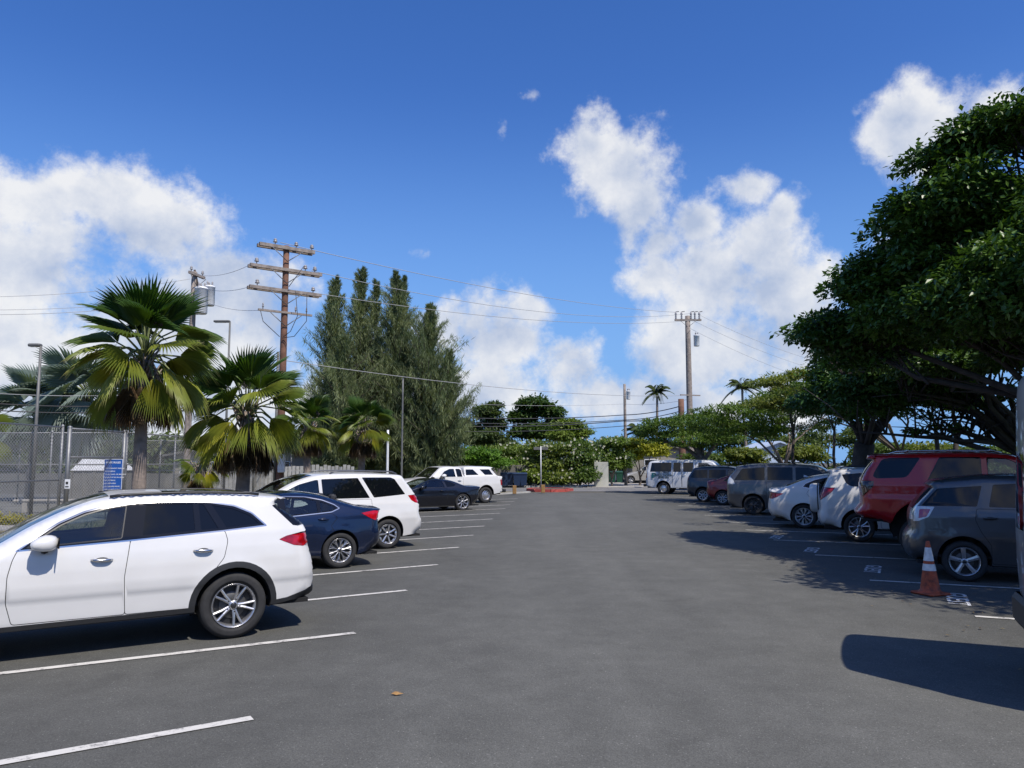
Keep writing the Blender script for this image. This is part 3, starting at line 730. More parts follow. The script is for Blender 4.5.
def lamp(name, idn, poly, mat='red', r=.015): return dict(name=name, id=idn, poly=poly, mat=mat, r=r)
PROF = [(.15, .90), (.30, .945), (.55, .99), (.70, 1.0), (.86, .992), (1.02, .965), (1.10, .94), (1.60, .74), (1.9, .62)]
def P_(*a):
    out = []
    for p in a:
        x, z = p[0], p[1]; R = p[2] if len(p) > 2 and p[2] is not None else .10; c = p[3] if len(p) > 3 and p[3] is not None else .03; s = bool(len(p) > 4 and p[4]); out.append((x, z, R, c, s))
    return out
def mkprof(belt, roof, top=.76, cz=.66, low=.93, cf=1.0):
    return [(.12, low-.05), (.28, low), (cz-.10, cf-.018), (cz, cf), (cz+.12, cf-.004), (belt-.10, cf-.028), (belt, cf-.055), (roof, top), (roof+.4, top-.17)]
def fin(x, z, mat):
    def f(root, Yf, hw):
        b = MB(); b.add([(x-.06, 0, z+.075), (x-.07, .012, z), (x-.07, -.012, z), (x+.10, .012, z), (x+.10, -.012, z), (x+.12, 0, z)], [(0, 1, 3), (0, 4, 2), (0, 3, 5), (0, 5, 4), (0, 2, 1)], MAT[mat], True); b.build('antenna', root)
    return f
def plate(x, z):
    def f(root, Yf, hw):
        b = MB(); b.rbox(x-.012, -.16, z-.08, x, .16, z+.08, MAT['plate'], .004); b.build('number_plate', root)
    return f
def spare(x, z, r, th):
    def f(root, Yf, hw):
        b = MB(); M = Matrix.Translation((x, -.05, z)) @ Matrix.Rotation(R_(-90), 4, 'Y')
        b.lathe([(r*.94, -.02), (r, .02), (r, th*.55), (r*.97, th*.8), (r*.9, th*.95), (r*.75, th), (r*.3, th*1.01), (.001, th*1.01)], MAT['white'], 36, M)
        b.lathe([(r*.9, -.05), (r*.955, -.018), (r*1.004, .03), (r*1.004, .055), (r*.99, .06)], MAT['black'], 36, M)
        b.build('spare_wheel_cover', root)
    return f
for nm, c, mt, ro in [('navy', (.006, .015, .048), .35, .25), ('blackpaint', (.006, .007, .012), .1, .25), ('greymet', (.085, .088, .094), .55, .35), ('silvergrey', (.10, .102, .108), .5, .35),
                      ('redpaint', (.42, .006, .009), .1, .3), ('darkred', (.20, .012, .018), .2, .3), ('bluegrey', (.022, .034, .052), .4, .35), ('beigemet', (.36, .35, .32), .3, .35), ('vansilver', (.26, .275, .30), .2, .4), ('vanwhite', (.60, .62, .65), 0, .4)]:
    MAT[nm] = paint(nm, c, mt, ro)
CARS = {}
# white crossover
CARS['suv'] = dict(w=1.89, wb=2.89, rt=.368, rr=.245, Ra=.425, az=.375, cladr=.492, sill=(.335, .315), paint='white', rim='split5', tw=.24, step=.04, grid=.05, taper=.09,
 prof=[(.12, .84), (.30, .93), (.40, .955), (.60, .975), (.64, .992), (.72, 1.0), (.90, .992), (1.02, .975), (1.10, .955), (1.18, .935), (1.64, .755), (2, .62)],
 top=P_((-.86, .30, .2, .03), (-1.03, .38, .22, .04), (-1.075, .56, .26, .06), (-1.05, .80, .26, .06), (-.99, 1.0, .24, .06), (-.955, 1.13, .2, .06), (-.885, 1.255, .10, .05), (-.52, 1.505, .07, .03, 1), (-.71, 1.535, .06, .03, 1), (-.64, 1.578, .08, .02),
   (-.33, 1.625, .10), (0, 1.655, .11), (.36, 1.668, .11), (.99, 1.668, .11), (1.30, 1.645, .12, .03), (1.60, 1.56, .13, .03), (2.00, 1.375, .13, .035), (2.42, 1.13, .13, .04), (2.55, 1.10, .10, .05), (2.9, 1.055, .14, .04), (3.3, .97, .16, .04), (3.55, .87, .2, .06), (3.68, .74, .28, .10), (3.73, .58, .3, .12), (3.70, .40, .3, .12), (3.60, .27, .25, .08)),
 cross=[dict(u=(6, 7), kind='glass', name='rear_window', mat='tint', frame='black'), dict(u=(4, 5), kind='lamp', id='t', tin=.5), dict(u=(0, 2), kind='mat', mat='clad'), dict(u=(10.2, 12.6), kind='glass', name='sunroof', mat='tint'), dict(u=(14, 17), kind='glass', name='windshield', mat='glass'), dict(u=(22, 23), kind='lamp', id='h', tin=.5)],
 lamps=[lamp('tail_light', 't', [(-.50, 1.085), (-.60, 1.125), (-.95, 1.155), (-1.05, 1.10), (-1.05, 1.02), (-.80, .99), (-.68, 1.01)]), lamp('headlight', 'h', [(3.15, .86), (3.45, .87), (3.8, .80), (3.8, .66), (3.5, .70)], 'clear')],
 dlo=[(2.155, 1.10), (2.00, 1.225), (1.78, 1.375), (1.55, 1.48), (1.30, 1.54), (1.02, 1.565), (.60, 1.565), (.28, 1.548), (.0, 1.50), (-.20, 1.41), (-.375, 1.245), (.15, 1.205), (1.10, 1.15)],
 windows=[dict(poly=[(2.06, 1.13), (1.96, 1.215), (1.76, 1.350), (1.54, 1.450), (1.32, 1.508), (1.135, 1.53), (1.18, 1.18)], mat='glass', trim='black'),
  dict(poly=[(.995, 1.192), (.955, 1.538), (.45, 1.535), (.43, 1.222)]), dict(poly=[(.39, 1.224), (.41, 1.533), (.34, 1.53), (.17, 1.232)]), dict(poly=[(.11, 1.238), (.275, 1.52), (.02, 1.47), (-.17, 1.39), (-.31, 1.268)])],
 doors=[dict(poly=[(2.14, .385), (2.20, .60), (2.20, .86), (2.165, 1.02), (2.125, 1.115), (1.10, 1.165), (1.15, .78), (1.125, .385)], handle=(1.37, .975)),
        dict(poly=[(1.125, .385), (1.15, .78), (1.10, 1.165), (.12, 1.215), (.09, 1.10), (.13, .92), (.24, .78), (.0, .55), (.30, .385)], handle=(.36, 1.01))], hmat='chrome',
 clads=[dict(mat='gloss', poly=[(-.44, 1.478), (-.68, 1.24), (-1.0, 1.24), (-.56, 1.503), (-.50, 1.494)]), dict(poly=[(-.30, .20), (-.30, .37), (-.62, .40), (-1.2, .555), (-1.2, .10)]), dict(poly=[(.3, .2), (.3, .385), (2.6, .37), (2.6, .2)]), dict(poly=[(3.1, .1), (3.1, .42), (3.9, .42), (3.9, .1)])],
 mirror=(1.90, 1.15), seats=[(1.15, 'a'), (.25, 'b')], dash=1.08, crease=None, rails=(-.30, 1.30, 1.612, 1.622), railh=.012, railw=.70, extra=[plate(-1.04, .85)])
# navy sedan
CARS['sedan'] = dict(w=1.84, wb=2.83, rt=.335, rr=.225, Ra=.375, az=.35, sill=(.24, .22), paint='navy', rim='multi', tw=.22, step=.05, grid=.065, prof=mkprof(1.0, 1.44, .74, .62),
 top=P_((-.70, .26, .2, .03), (-.92, .36, .28, .06), (-.99, .58, .3, .08), (-.95, .80, .28, .08), (-.93, .98, .2, .08), (-.93, 1.105, .12, .05), (-.80, 1.125, .10, .04), (-.52, 1.155, .10, .04), (-.37, 1.195, .08, .05), (-.10, 1.285, .08, .06), (.28, 1.395, .08, .05), (.62, 1.44, .1), (1.05, 1.45, .1), (1.45, 1.41, .08, .04), (1.9, 1.25, .07, .06), (2.35, 1.03, .08, .07), (2.6, .975, .14, .04), (3.1, .89, .16, .04), (3.5, .77, .22, .08), (3.72, .62, .3, .1), (3.78, .45, .3, .1), (3.66, .24, .25, .05)),
 cross=[dict(u=(8, 10), kind='glass', name='rear_window', mat='tint'), dict(u=(13, 15), kind='glass', name='windshield', mat='glass'), dict(u=(3.6, 4.6), kind='lamp', id='t', tin=.5), dict(u=(18, 19), kind='lamp', id='h', tin=.5)],
 lamps=[lamp('tail_light', 't', [(-.42, 1.02), (-.70, 1.055), (-1.0, 1.04), (-1.0, .92), (-.72, .87), (-.60, .92)]), lamp('headlight', 'h', [(3.1, .74), (3.8, .68), (3.8, .58), (3.4, .64)], 'clear')],
 dlo=[(2.22, .985), (1.85, 1.21), (1.48, 1.34), (1.04, 1.375), (.66, 1.36), (.34, 1.295), (.10, 1.20), (-.01, 1.12), (.17, 1.05), (.78, 1.005), (1.5, .965)],
 windows=[dict(poly=[(2.08, 1.0), (1.82, 1.185), (1.46, 1.31), (1.18, 1.335), (1.16, .995)], mat='glass'), dict(poly=[(1.05, 1.01), (1.06, 1.335), (.68, 1.33), (.44, 1.28), (.43, 1.05)], mat='glass'), dict(poly=[(.39, 1.055), (.395, 1.27), (.14, 1.185), (.06, 1.115), (.19, 1.075)], mat='glass')],
 doors=[dict(poly=[(2.2, .28), (2.25, .75), (2.22, .97), (1.10, .985), (1.13, .28)], handle=(1.33, .90)), dict(poly=[(1.12, .28), (1.09, .985), (.17, 1.035), (.06, .95), (.20, .80), (.0, .5), (.3, .28)], handle=(.34, .93))], mirror=(1.95, .985), seats=[(1.1, 'a'), (.2, 'b')], dash=.98, imat='interior', extra=[plate(-.98, .80)])
# white minivan
van_t = P_((-.80, .27, .2, .03), (-1.0, .36, .28, .05), (-1.06, .55, .3, .07), (-1.03, .70, .3, .07), (-.97, .78, .26, .07), (-.95, .97, .22, .06), (-.84, 1.20, .14, .05), (-.50, 1.62, .09, .03), (-.43, 1.69, .09, .02), (-.1, 1.735, .11), (.73, 1.765, .11), (1.45, 1.755, .11), (1.75, 1.725, .09, .04), (2.2, 1.60, .07, .06), (2.6, 1.40, .07, .07), (2.98, 1.15, .09, .06), (3.2, 1.07, .14, .04), (3.55, .98, .18, .05), (3.82, .82, .26, .09), (3.92, .60, .3, .1), (3.90, .40, .3, .08), (3.78, .25, .2, .04))
CARS['minivan'] = dict(w=1.96, wb=3.03, rt=.338, rr=.225, Ra=.40, az=.36, sill=(.27, .25), paint='white', rim='seven', tw=.22, step=.05, grid=.07, prof=mkprof(1.12, 1.75, .80, .70), top=van_t,
 cross=[dict(u=(6, 7), kind='glass', name='rear_window', mat='tint'), dict(u=(12, 15), kind='glass', name='windshield', mat='glass'), dict(u=(5.2, 6), kind='lamp', id='t', tin=.7), dict(u=(17, 18), kind='lamp', id='h', tin=.5)],
 lamps=[lamp('tail_light', 't', [(-.52, 1.215), (-.86, 1.215), (-1.0, .99), (-.70, 1.04), (-.60, 1.10)]), lamp('headlight', 'h', [(3.3, .86), (3.9, .80), (3.9, .66), (3.5, .70)], 'clear')],
 windows=[dict(poly=[(2.72, 1.15), (2.44, 1.345), (2.10, 1.505), (1.72, 1.60), (1.66, 1.60), (1.63, 1.17)], mat='glass'), dict(poly=[(1.56, 1.175), (1.585, 1.615), (.72, 1.635), (.45, 1.175)]), dict(poly=[(.35, 1.18), (.62, 1.645), (-.10, 1.64), (-.20, 1.60), (-.455, 1.24)])],
 doors=[dict(poly=[(2.72, .29), (2.80, .75), (2.76, 1.12), (1.60, 1.14), (1.60, .29)], handle=(1.80, 1.02)), dict(poly=[(1.58, .29), (1.58, 1.145), (.42, 1.15), (.38, .80), (.50, .5), (.50, .29)], handle=(1.35, 1.02))], mirror=(2.42, 1.16), seats=[(1.75, 'a'), (.8, 'b')], dash=1.1, rails=(-.30, 1.35, 1.72, 1.735), railw=.70, railmat='silvergrey', imat='beige', extra=[plate(-1.06, .8)])
# silver grey minivan on the right
CARS['minivan2'] = dict(w=1.98, wb=3.03, rt=.36, rr=.24, Ra=.43, az=.38, sill=(.26, .25), paint='silvergrey', rim='twin5', rimmat='darkalloy', tw=.23, step=.06, grid=.08, prof=mkprof(1.24, 1.92, .80, .76),
 top=P_((-.80, .26, .2, .03), (-1.0, .38, .28, .05), (-1.06, .60, .3, .07), (-1.06, 1.0, .26, .07), (-1.04, 1.20, .2, .06), (-.95, 1.42, .14, .05), (-.66, 1.78, .09, .03), (-.74, 1.83, .07, .02, 1), (-.5, 1.875, .1), (-.07, 1.92, .11), (1.1, 1.95, .11), (1.9, 1.93, .10, .03), (2.35, 1.86, .07, .05), (2.8, 1.62, .07, .06), (3.3, 1.27, .09, .06), (3.6, 1.16, .15, .04), (3.9, 1.0, .2, .06), (4.08, .8, .3, .09), (4.1, .5, .3, .09), (3.95, .28, .2, .04)),
 cross=[dict(u=(5, 6), kind='glass', name='rear_window', mat='tint'), dict(u=(12, 14), kind='glass', name='windshield', mat='glass'), dict(u=(3.4, 4.6), kind='lamp', id='t', tin=.6), dict(u=(15, 17), kind='lamp', id='h', tin=.5)],
 lamps=[lamp('tail_light', 't', [(-.66, 1.15), (-.72, 1.30), (-.92, 1.52), (-1.2, 1.30), (-1.2, 1.12)], 'clear'), lamp('headlight', 'h', [(3.4, 1.0), (4.1, .92), (4.1, .75), (3.6, .85)], 'clear')],
 windows=[dict(poly=[(-.70, 1.30), (-.40, 1.74), (.44, 1.80), (.44, 1.31)]), dict(poly=[(.54, 1.31), (.54, 1.805), (1.45, 1.80), (1.45, 1.31)]), dict(poly=[(1.55, 1.31), (1.55, 1.80), (2.0, 1.79), (2.4, 1.66), (2.9, 1.33)])],
 doors=[dict(poly=[(2.85, .3), (2.92, 1.2), (1.50, 1.26), (1.50, .3)], handle=(1.75, 1.12)), dict(poly=[(1.48, .3), (1.48, 1.26), (.50, 1.26), (.50, .3)], handle=(1.25, 1.12))], mirror=(2.65, 1.30), hmat='chrome', rails=(-.35, 1.6, 1.87, 1.91), railw=.70)
# black coupe
CARS['coupe'] = dict(w=1.92, wb=2.72, rt=.35, rr=.262, Ra=.385, az=.36, sill=(.20, .18), paint='blackpaint', rim='eight', rimmat='alloy', tw=.25, step=.06, grid=.08, prof=mkprof(.95, 1.33, .70, .60),
 top=P_((-.62, .24, .2, .03), (-.88, .34, .28, .06), (-.98, .55, .3, .08), (-.96, .80, .26, .07), (-.98, .97, .12, .05), (-.86, 1.01, .1, .04), (-.45, 1.03, .10, .04), (-.20, 1.06, .08, .05), (.30, 1.24, .08, .05), (.85, 1.32, .1), (1.25, 1.34, .09), (1.55, 1.29, .07, .05), (1.95, 1.14, .07, .06), (2.3, 1.01, .08, .06), (2.6, .98, .14, .04), (3.2, .92, .18, .05), (3.5, .80, .24, .08), (3.62, .6, .3, .09), (3.60, .4, .3, .08), (3.45, .2, .2, .04)),
 cross=[dict(u=(7, 8.6), kind='glass', name='rear_window', mat='tint'), dict(u=(11, 13), kind='glass', name='windshield', mat='glass'), dict(u=(3, 3.8), kind='lamp', id='t', tin=.5), dict(u=(16, 17), kind='lamp', id='h', tin=.5)],
 lamps=[lamp('tail_light', 't', [(-.85, .93), (-1.1, .93), (-1.1, .80), (-.87, .80)], 'smoke'), lamp('headlight', 'h', [(3.1, .78), (3.7, .74), (3.7, .60), (3.4, .66)], 'clear')],
 windows=[dict(poly=[(2.08, .975), (1.74, 1.15), (1.40, 1.25), (.92, 1.25), (.82, .97)], mat='glass'), dict(poly=[(.74, .97), (.80, 1.235), (.50, 1.16), (.30, 1.07), (.40, 1.0)])],
 doors=[dict(poly=[(2.15, .22), (2.2, .7), (2.15, .93), (.78, .94), (.68, .75), (.80, .22)], handle=(.98, .83))], mirror=(1.92, .96), seats=[(.95, 'a')], dash=.92)
# hatchback, dark grey
CARS['hatch'] = dict(w=1.80, wb=2.65, rt=.335, rr=.235, Ra=.40, az=.36, sill=(.285, .28), paint='greymet', rim='five', tw=.21, step=.045, grid=.055, prof=mkprof(1.18, 1.78, .77, .72),
 top=P_((-.42, .28, .15, .02), (-.78, .31, .24, .04), (-.87, .42, .28, .06), (-.885, .62, .28, .07), (-.86, .74, .22, .07), (-.79, .84, .2, .06), (-.79, 1.0, .2, .06), (-.74, 1.20, .13, .05), (-.43, 1.55, .08, .03, 1), (-.47, 1.60, .06, .02, 1), (-.40, 1.67, .08, .02), (-.25, 1.71, .1), (0, 1.745, .11), (.36, 1.785, .11), (.95, 1.80, .11), (1.30, 1.765, .08, .04), (1.8, 1.55, .07, .06), (2.35, 1.22, .08, .06), (2.7, 1.10, .14, .04), (3.1, .96, .2, .06), (3.3, .78, .26, .09), (3.36, .55, .3, .09), (3.25, .28, .2, .04)),
 cross=[dict(u=(7, 8), kind='glass', name='rear_window', mat='tint', frame='chrome'), dict(u=(15, 17), kind='glass', name='windshield', mat='glass'), dict(u=(6, 7), kind='lamp', id='t', tin=.62), dict(u=(19, 20), kind='lamp', id='h', tin=.5)],
 lamps=[lamp('reversing_light', 'i', [(-.63, 1.19), (-.46, 1.195), (-.53, 1.065), (-.655, 1.03)], 'pinklens'), lamp('tail_light', 't', [(-.40, 1.235), (-.50, 1.06), (-.66, .985), (-.95, .93), (-.95, 1.05), (-.85, 1.18), (-.62, 1.24)], 'clear'), lamp('headlight', 'h', [(2.8, .90), (3.4, .84), (3.4, .70), (3.0, .76)], 'clear')],
 windows=[dict(poly=[(-.60, 1.25), (-.34, 1.545), (.33, 1.60), (.23, 1.25)]), dict(poly=[(.40, 1.245), (.49, 1.62), (1.12, 1.66), (1.12, 1.24)], mat='tint'), dict(poly=[(1.20, 1.24), (1.20, 1.66), (1.42, 1.63), (1.75, 1.47), (2.1, 1.25)], mat='glass')],
 doors=[dict(poly=[(1.15, .31), (1.16, 1.21), (.22, 1.215), (.19, 1.03), (.27, .82), (.40, .62), (.40, .31)], handle=(.41, 1.06)), dict(poly=[(2.2, .31), (2.25, .8), (2.18, 1.21), (1.175, 1.21), (1.165, .31)], handle=(1.4, 1.05))], mirror=(1.85, 1.25), seats=[(1.1, 'a'), (.2, 'b')], dash=1.15, hmat='black',
 clads=[dict(mat='black', poly=[(-.31, 1.245), (-.33, 1.24), (.38, 1.24), (.47, 1.63), (-.34, 1.56), (-.60, 1.24)])][:0])
# lifted red off-road wagon
CARS['wagon'] = dict(w=2.02, wb=3.0, rt=.44, rr=.24, Ra=.58, az=.62, sill=(.78, .76), paint='redpaint', rim='five', rimmat='darkalloy', tw=.28, step=.055, grid=.07, taper=.06, prof=[(.4, .88), (.72, .95), (.95, .985), (1.25, 1.0), (1.33, .975), (1.52, .97), (1.60, .945), (2.2, .80), (2.5, .7)],
 top=P_((-.60, .70, .15, .02), (-1.10, .80, .24, .04), (-1.27, .90, .24, .05), (-1.27, .98, .2, .05), (-1.17, 1.10, .2, .05), (-1.16, 1.35, .2, .05), (-1.17, 1.56, .16, .05), (-1.05, 1.82, .10, .04), (-.88, 2.04, .08, .03, 1), (-.99, 2.07, .06, .02, 1), (-.96, 2.15, .08, .02), (-.80, 2.175, .1), (-.35, 2.195, .12), (.6, 2.22, .12), (1.4, 2.20, .11), (1.75, 2.14, .08, .04), (2.2, 1.86, .07, .05), (2.75, 1.47, .09, .06), (3.1, 1.40, .16, .04), (3.6, 1.33, .2, .06), (3.85, 1.15, .26, .08), (3.92, .85, .3, .08), (3.8, .62, .2, .04)),
 cross=[dict(u=(6.4, 8), kind='glass', name='rear_window', mat='tint'), dict(u=(15, 17), kind='glass', name='windshield', mat='glass'), dict(u=(5, 6), kind='lamp', id='t', tin=.62), dict(u=(19, 20), kind='lamp', id='h', tin=.5)],
 lamps=[lamp('tail_light', 't', [(-.87, 1.60), (-.89, 1.49), (-1.12, 1.26), (-1.25, 1.28), (-1.25, 1.60)], 'smoke'), lamp('headlight', 'h', [(3.4, 1.18), (3.95, 1.14), (3.95, .98), (3.6, 1.02)], 'clear')],
 windows=[dict(poly=[(-.89, 1.70), (-.84, 1.82), (-.70, 2.05), (-.60, 2.085), (.03, 2.095), (-.22, 1.72), (-.30, 1.675), (-.82, 1.655)], r=.05), dict(poly=[(.12, 1.63), (.37, 2.10), (1.10, 2.10), (1.10, 1.63)]), dict(poly=[(1.20, 1.63), (1.20, 2.10), (1.55, 2.07), (1.95, 1.86), (2.25, 1.63)], mat='glass')],
 doors=[dict(poly=[(1.15, .80), (1.15, 1.60), (.12, 1.60), (.10, 1.40), (.42, 1.2), (.52, .80)], handle=(.40, 1.48)), dict(poly=[(2.35, .80), (2.4, 1.3), (2.32, 1.60), (1.165, 1.60), (1.165, .80)], handle=(1.4, 1.48))],
 rails=(-.55, 1.5, 2.17, 2.18), railmat='chrome', railw=.66, bars=(-.2, .6, 1.3), mirror=(2.05, 1.62))
# white compact crossover with the spare wheel on its back door
CARS['crossover'] = dict(w=1.86, wb=2.72, rt=.365, rr=.25, Ra=.425, az=.40, sill=(.34, .33), paint='white', rim='twin5', tw=.22, step=.055, grid=.07, prof=mkprof(1.32, 1.86, .78, .80),
 top=P_((-.62, .33, .2, .03), (-.92, .38, .28, .05), (-1.0, .55, .28, .06), (-.99, .72, .26, .06), (-.955, .80, .22, .06), (-.95, 1.08, .2, .05), (-.83, 1.38, .14, .05), (-.66, 1.72, .08, .03, 1), (-.76, 1.77, .06, .02, 1), (-.66, 1.81, .08, .02), (-.3, 1.845, .1), (.3, 1.865, .12), (1.0, 1.85, .11), (1.3, 1.80, .08, .04), (1.75, 1.52, .07, .05), (2.15, 1.26, .09, .06), (2.5, 1.18, .16, .04), (2.95, 1.05, .2, .05), (3.3, .86, .26, .09), (3.4, .55, .3, .08), (3.25, .32, .2, .04)),
 cross=[dict(u=(6, 7), kind='glass', name='rear_window', mat='tint'), dict(u=(13, 15), kind='glass', name='windshield', mat='glass'), dict(u=(5, 5.9), kind='lamp', id='t', tin=.72), dict(u=(17, 18), kind='lamp', id='h', tin=.5)],
 lamps=[lamp('tail_light', 't', [(-.52, 1.35), (-.62, 1.22), (-.93, .99), (-1.05, 1.05), (-.92, 1.34)]), lamp('headlight', 'h', [(2.8, .95), (3.45, .90), (3.45, .74), (3.1, .78)], 'clear')],
 windows=[dict(poly=[(-.36, 1.68), (-.26, 1.46), (-.15, 1.385), (.33, 1.355), (.46, 1.76)]), dict(poly=[(.48, 1.35), (.60, 1.765), (1.05, 1.75), (1.05, 1.32)]), dict(poly=[(1.14, 1.32), (1.14, 1.745), (1.3, 1.71), (1.6, 1.52), (1.9, 1.30)], mat='glass')],
 doors=[dict(poly=[(1.1, .36), (1.1, 1.30), (.46, 1.32), (.38, 1.0), (.50, .7), (.50, .36)], handle=(.60, 1.14)), dict(poly=[(2.0, .36), (2.05, .8), (2.0, 1.26), (1.115, 1.30), (1.115, .36)], handle=(1.3, 1.12))], rails=(-.4, 1.05, 1.83, 1.84), railw=.70, mirror=(1.72, 1.32), extra=[spare(-.93, 1.05, .385, .25)])
# white executive sedan
CARS['sedan2'] = dict(w=1.86, wb=2.88, rt=.36, rr=.258, Ra=.40, az=.37, sill=(.22, .21), paint='white', rim='multi', tw=.22, step=.06, grid=.08, prof=mkprof(1.16, 1.63, .74, .72),
 top=P_((-.60, .24, .2, .03), (-.98, .32, .28, .06), (-1.10, .52, .3, .08), (-1.08, .82, .28, .08), (-1.04, 1.02, .2, .08), (-1.05, 1.17, .12, .05), (-.92, 1.205, .10, .04), (-.70, 1.235, .10, .04), (-.50, 1.29, .08, .05), (-.10, 1.46, .08, .06), (.30, 1.585, .08, .05), (.8, 1.645, .1), (1.2, 1.64, .1), (1.55, 1.58, .08, .04), (2.0, 1.38, .07, .06), (2.5, 1.13, .08, .07), (2.75, 1.08, .14, .04), (3.2, 1.0, .16, .04), (3.6, .85, .22, .08), (3.78, .66, .3, .1), (3.8, .45, .3, .1), (3.66, .22, .25, .05)),
 cross=[dict(u=(8, 10), kind='glass', name='rear_window', mat='tint'), dict(u=(13, 15), kind='glass', name='windshield', mat='glass'), dict(u=(3.3, 4.2), kind='lamp', id='t', tin=.5), dict(u=(18, 19), kind='lamp', id='h', tin=.5)],
 lamps=[lamp('tail_light', 't', [(-.56, 1.04), (-1.1, 1.075), (-1.1, .86), (-.90, .87)]), lamp('headlight', 'h', [(3.1, .84), (3.8, .76), (3.8, .62), (3.4, .70)], 'clear')],
 dlo=[(2.3, 1.13), (1.95, 1.36), (1.5, 1.53), (1.0, 1.57), (.66, 1.55), (.34, 1.475), (.06, 1.35), (-.03, 1.24), (.2, 1.195), (1.0, 1.15)],
 windows=[dict(poly=[(2.2, 1.15), (1.9, 1.35), (1.48, 1.50), (1.2, 1.52), (1.18, 1.16)], mat='glass'), dict(poly=[(1.08, 1.165), (1.09, 1.525), (.70, 1.52), (.44, 1.46), (.43, 1.20)]), dict(poly=[(.39, 1.205), (.395, 1.45), (.14, 1.345), (.05, 1.255), (.2, 1.225)])],
 doors=[dict(poly=[(2.25, .26), (2.3, .8), (2.25, 1.09), (1.13, 1.13), (1.15, .26)], handle=(1.35, 1.04)), dict(poly=[(1.13, .26), (1.115, 1.13), (.17, 1.17), (.10, 1.05), (.25, .85), (.0, .5), (.3, .26)], handle=(.38, 1.06))], mirror=(2.0, 1.14), extra=[fin(.05, 1.53, 'white')])
# dark blue-grey people carrier
CARS['carrier'] = dict(w=1.84, wb=2.85, rt=.34, rr=.235, Ra=.40, az=.37, sill=(.28, .27), paint='bluegrey', rim='seven', tw=.22, step=.07, grid=.1, prof=mkprof(1.15, 1.78, .80, .72),
 top=P_((-.62, .28, .2, .03), (-.84, .38, .26, .05), (-.90, .6, .28, .06), (-.88, .95, .24, .06), (-.82, 1.22, .16, .05), (-.58, 1.58, .1, .04), (-.50, 1.68, .09, .02), (-.22, 1.76, .1), (.3, 1.80, .12), (1.2, 1.80, .11), (1.55, 1.75, .08, .04), (2.1, 1.48, .07, .05), (2.6, 1.18, .09, .06), (3.0, 1.08, .16, .04), (3.45, .92, .22, .06), (3.65, .7, .28, .08), (3.68, .45, .3, .08), (3.55, .27, .2, .04)),
 cross=[dict(u=(4, 5), kind='glass', name='rear_window', mat='tint'), dict(u=(10, 12), kind='glass', name='windshield', mat='glass'), dict(u=(3, 4), kind='lamp', id='t', tin=.7)],
 lamps=[lamp('tail_light', 't', [(-.70, 1.22), (-.78, 1.02), (-1.0, .92), (-1.0, 1.3)])],
 windows=[dict(poly=[(-.62, 1.20), (-.42, 1.58), (.24, 1.61), (.24, 1.20)]), dict(poly=[(.32, 1.20), (.32, 1.61), (1.15, 1.61), (1.15, 1.18)]), dict(poly=[(1.24, 1.18), (1.24, 1.61), (1.55, 1.57), (2.0, 1.36), (2.3, 1.16)], mat='glass')],
 doors=[dict(poly=[(2.3, .3), (2.35, 1.1), (1.2, 1.14), (1.2, .3)], handle=(1.4, 1.05)), dict(poly=[(1.18, .3), (1.18, 1.14), (.3, 1.15), (.45, .3)], handle=(.6, 1.05))], mirror=(2.1, 1.18), rails=(-.3, 1.3, 1.76, 1.78), railw=.7)
# dark red car, mostly hidden
CARS['redcar'] = dict(w=1.80, wb=2.7, rt=.33, rr=.225, Ra=.375, az=.35, sill=(.24, .22), paint='darkred', rim='ten', tw=.21, step=.07, grid=.1, prof=mkprof(1.05, 1.48, .74, .66),
 top=P_((-.50, .30, .2, .03), (-.72, .36, .26, .06), (-.84, .60, .28, .08), (-.80, .85, .26, .07), (-.76, 1.08, .14, .05), (-.68, 1.13, .1, .04), (-.40, 1.19, .08, .05), (.1, 1.36, .08, .05), (.4, 1.44, .1), (.9, 1.50, .1), (1.3, 1.46, .08, .04), (1.8, 1.25, .07, .06), (2.3, 1.02, .1, .06), (2.9, .92, .18, .05), (3.25, .74, .26, .08), (3.35, .5, .3, .08), (3.2, .24, .2, .04)),
 cross=[dict(u=(6, 8), kind='glass', name='rear_window', mat='tint'), dict(u=(10, 12), kind='glass', name='windshield', mat='glass')],
 windows=[dict(poly=[(2.1, 1.03), (1.75, 1.22), (1.35, 1.38), (1.1, 1.38), (1.08, 1.04)], mat='glass'), dict(poly=[(1.0, 1.05), (1.0, 1.38), (.6, 1.36), (.2, 1.25), (.05, 1.10)])],
 doors=[dict(poly=[(2.1, .28), (2.15, .95), (1.05, 1.0), (1.06, .28)], handle=(1.25, .92)), dict(poly=[(1.04, .28), (1.03, 1.0), (.15, 1.04), (.1, .9), (.4, .28)], handle=(.4, .94))], mirror=(1.85, 1.02))
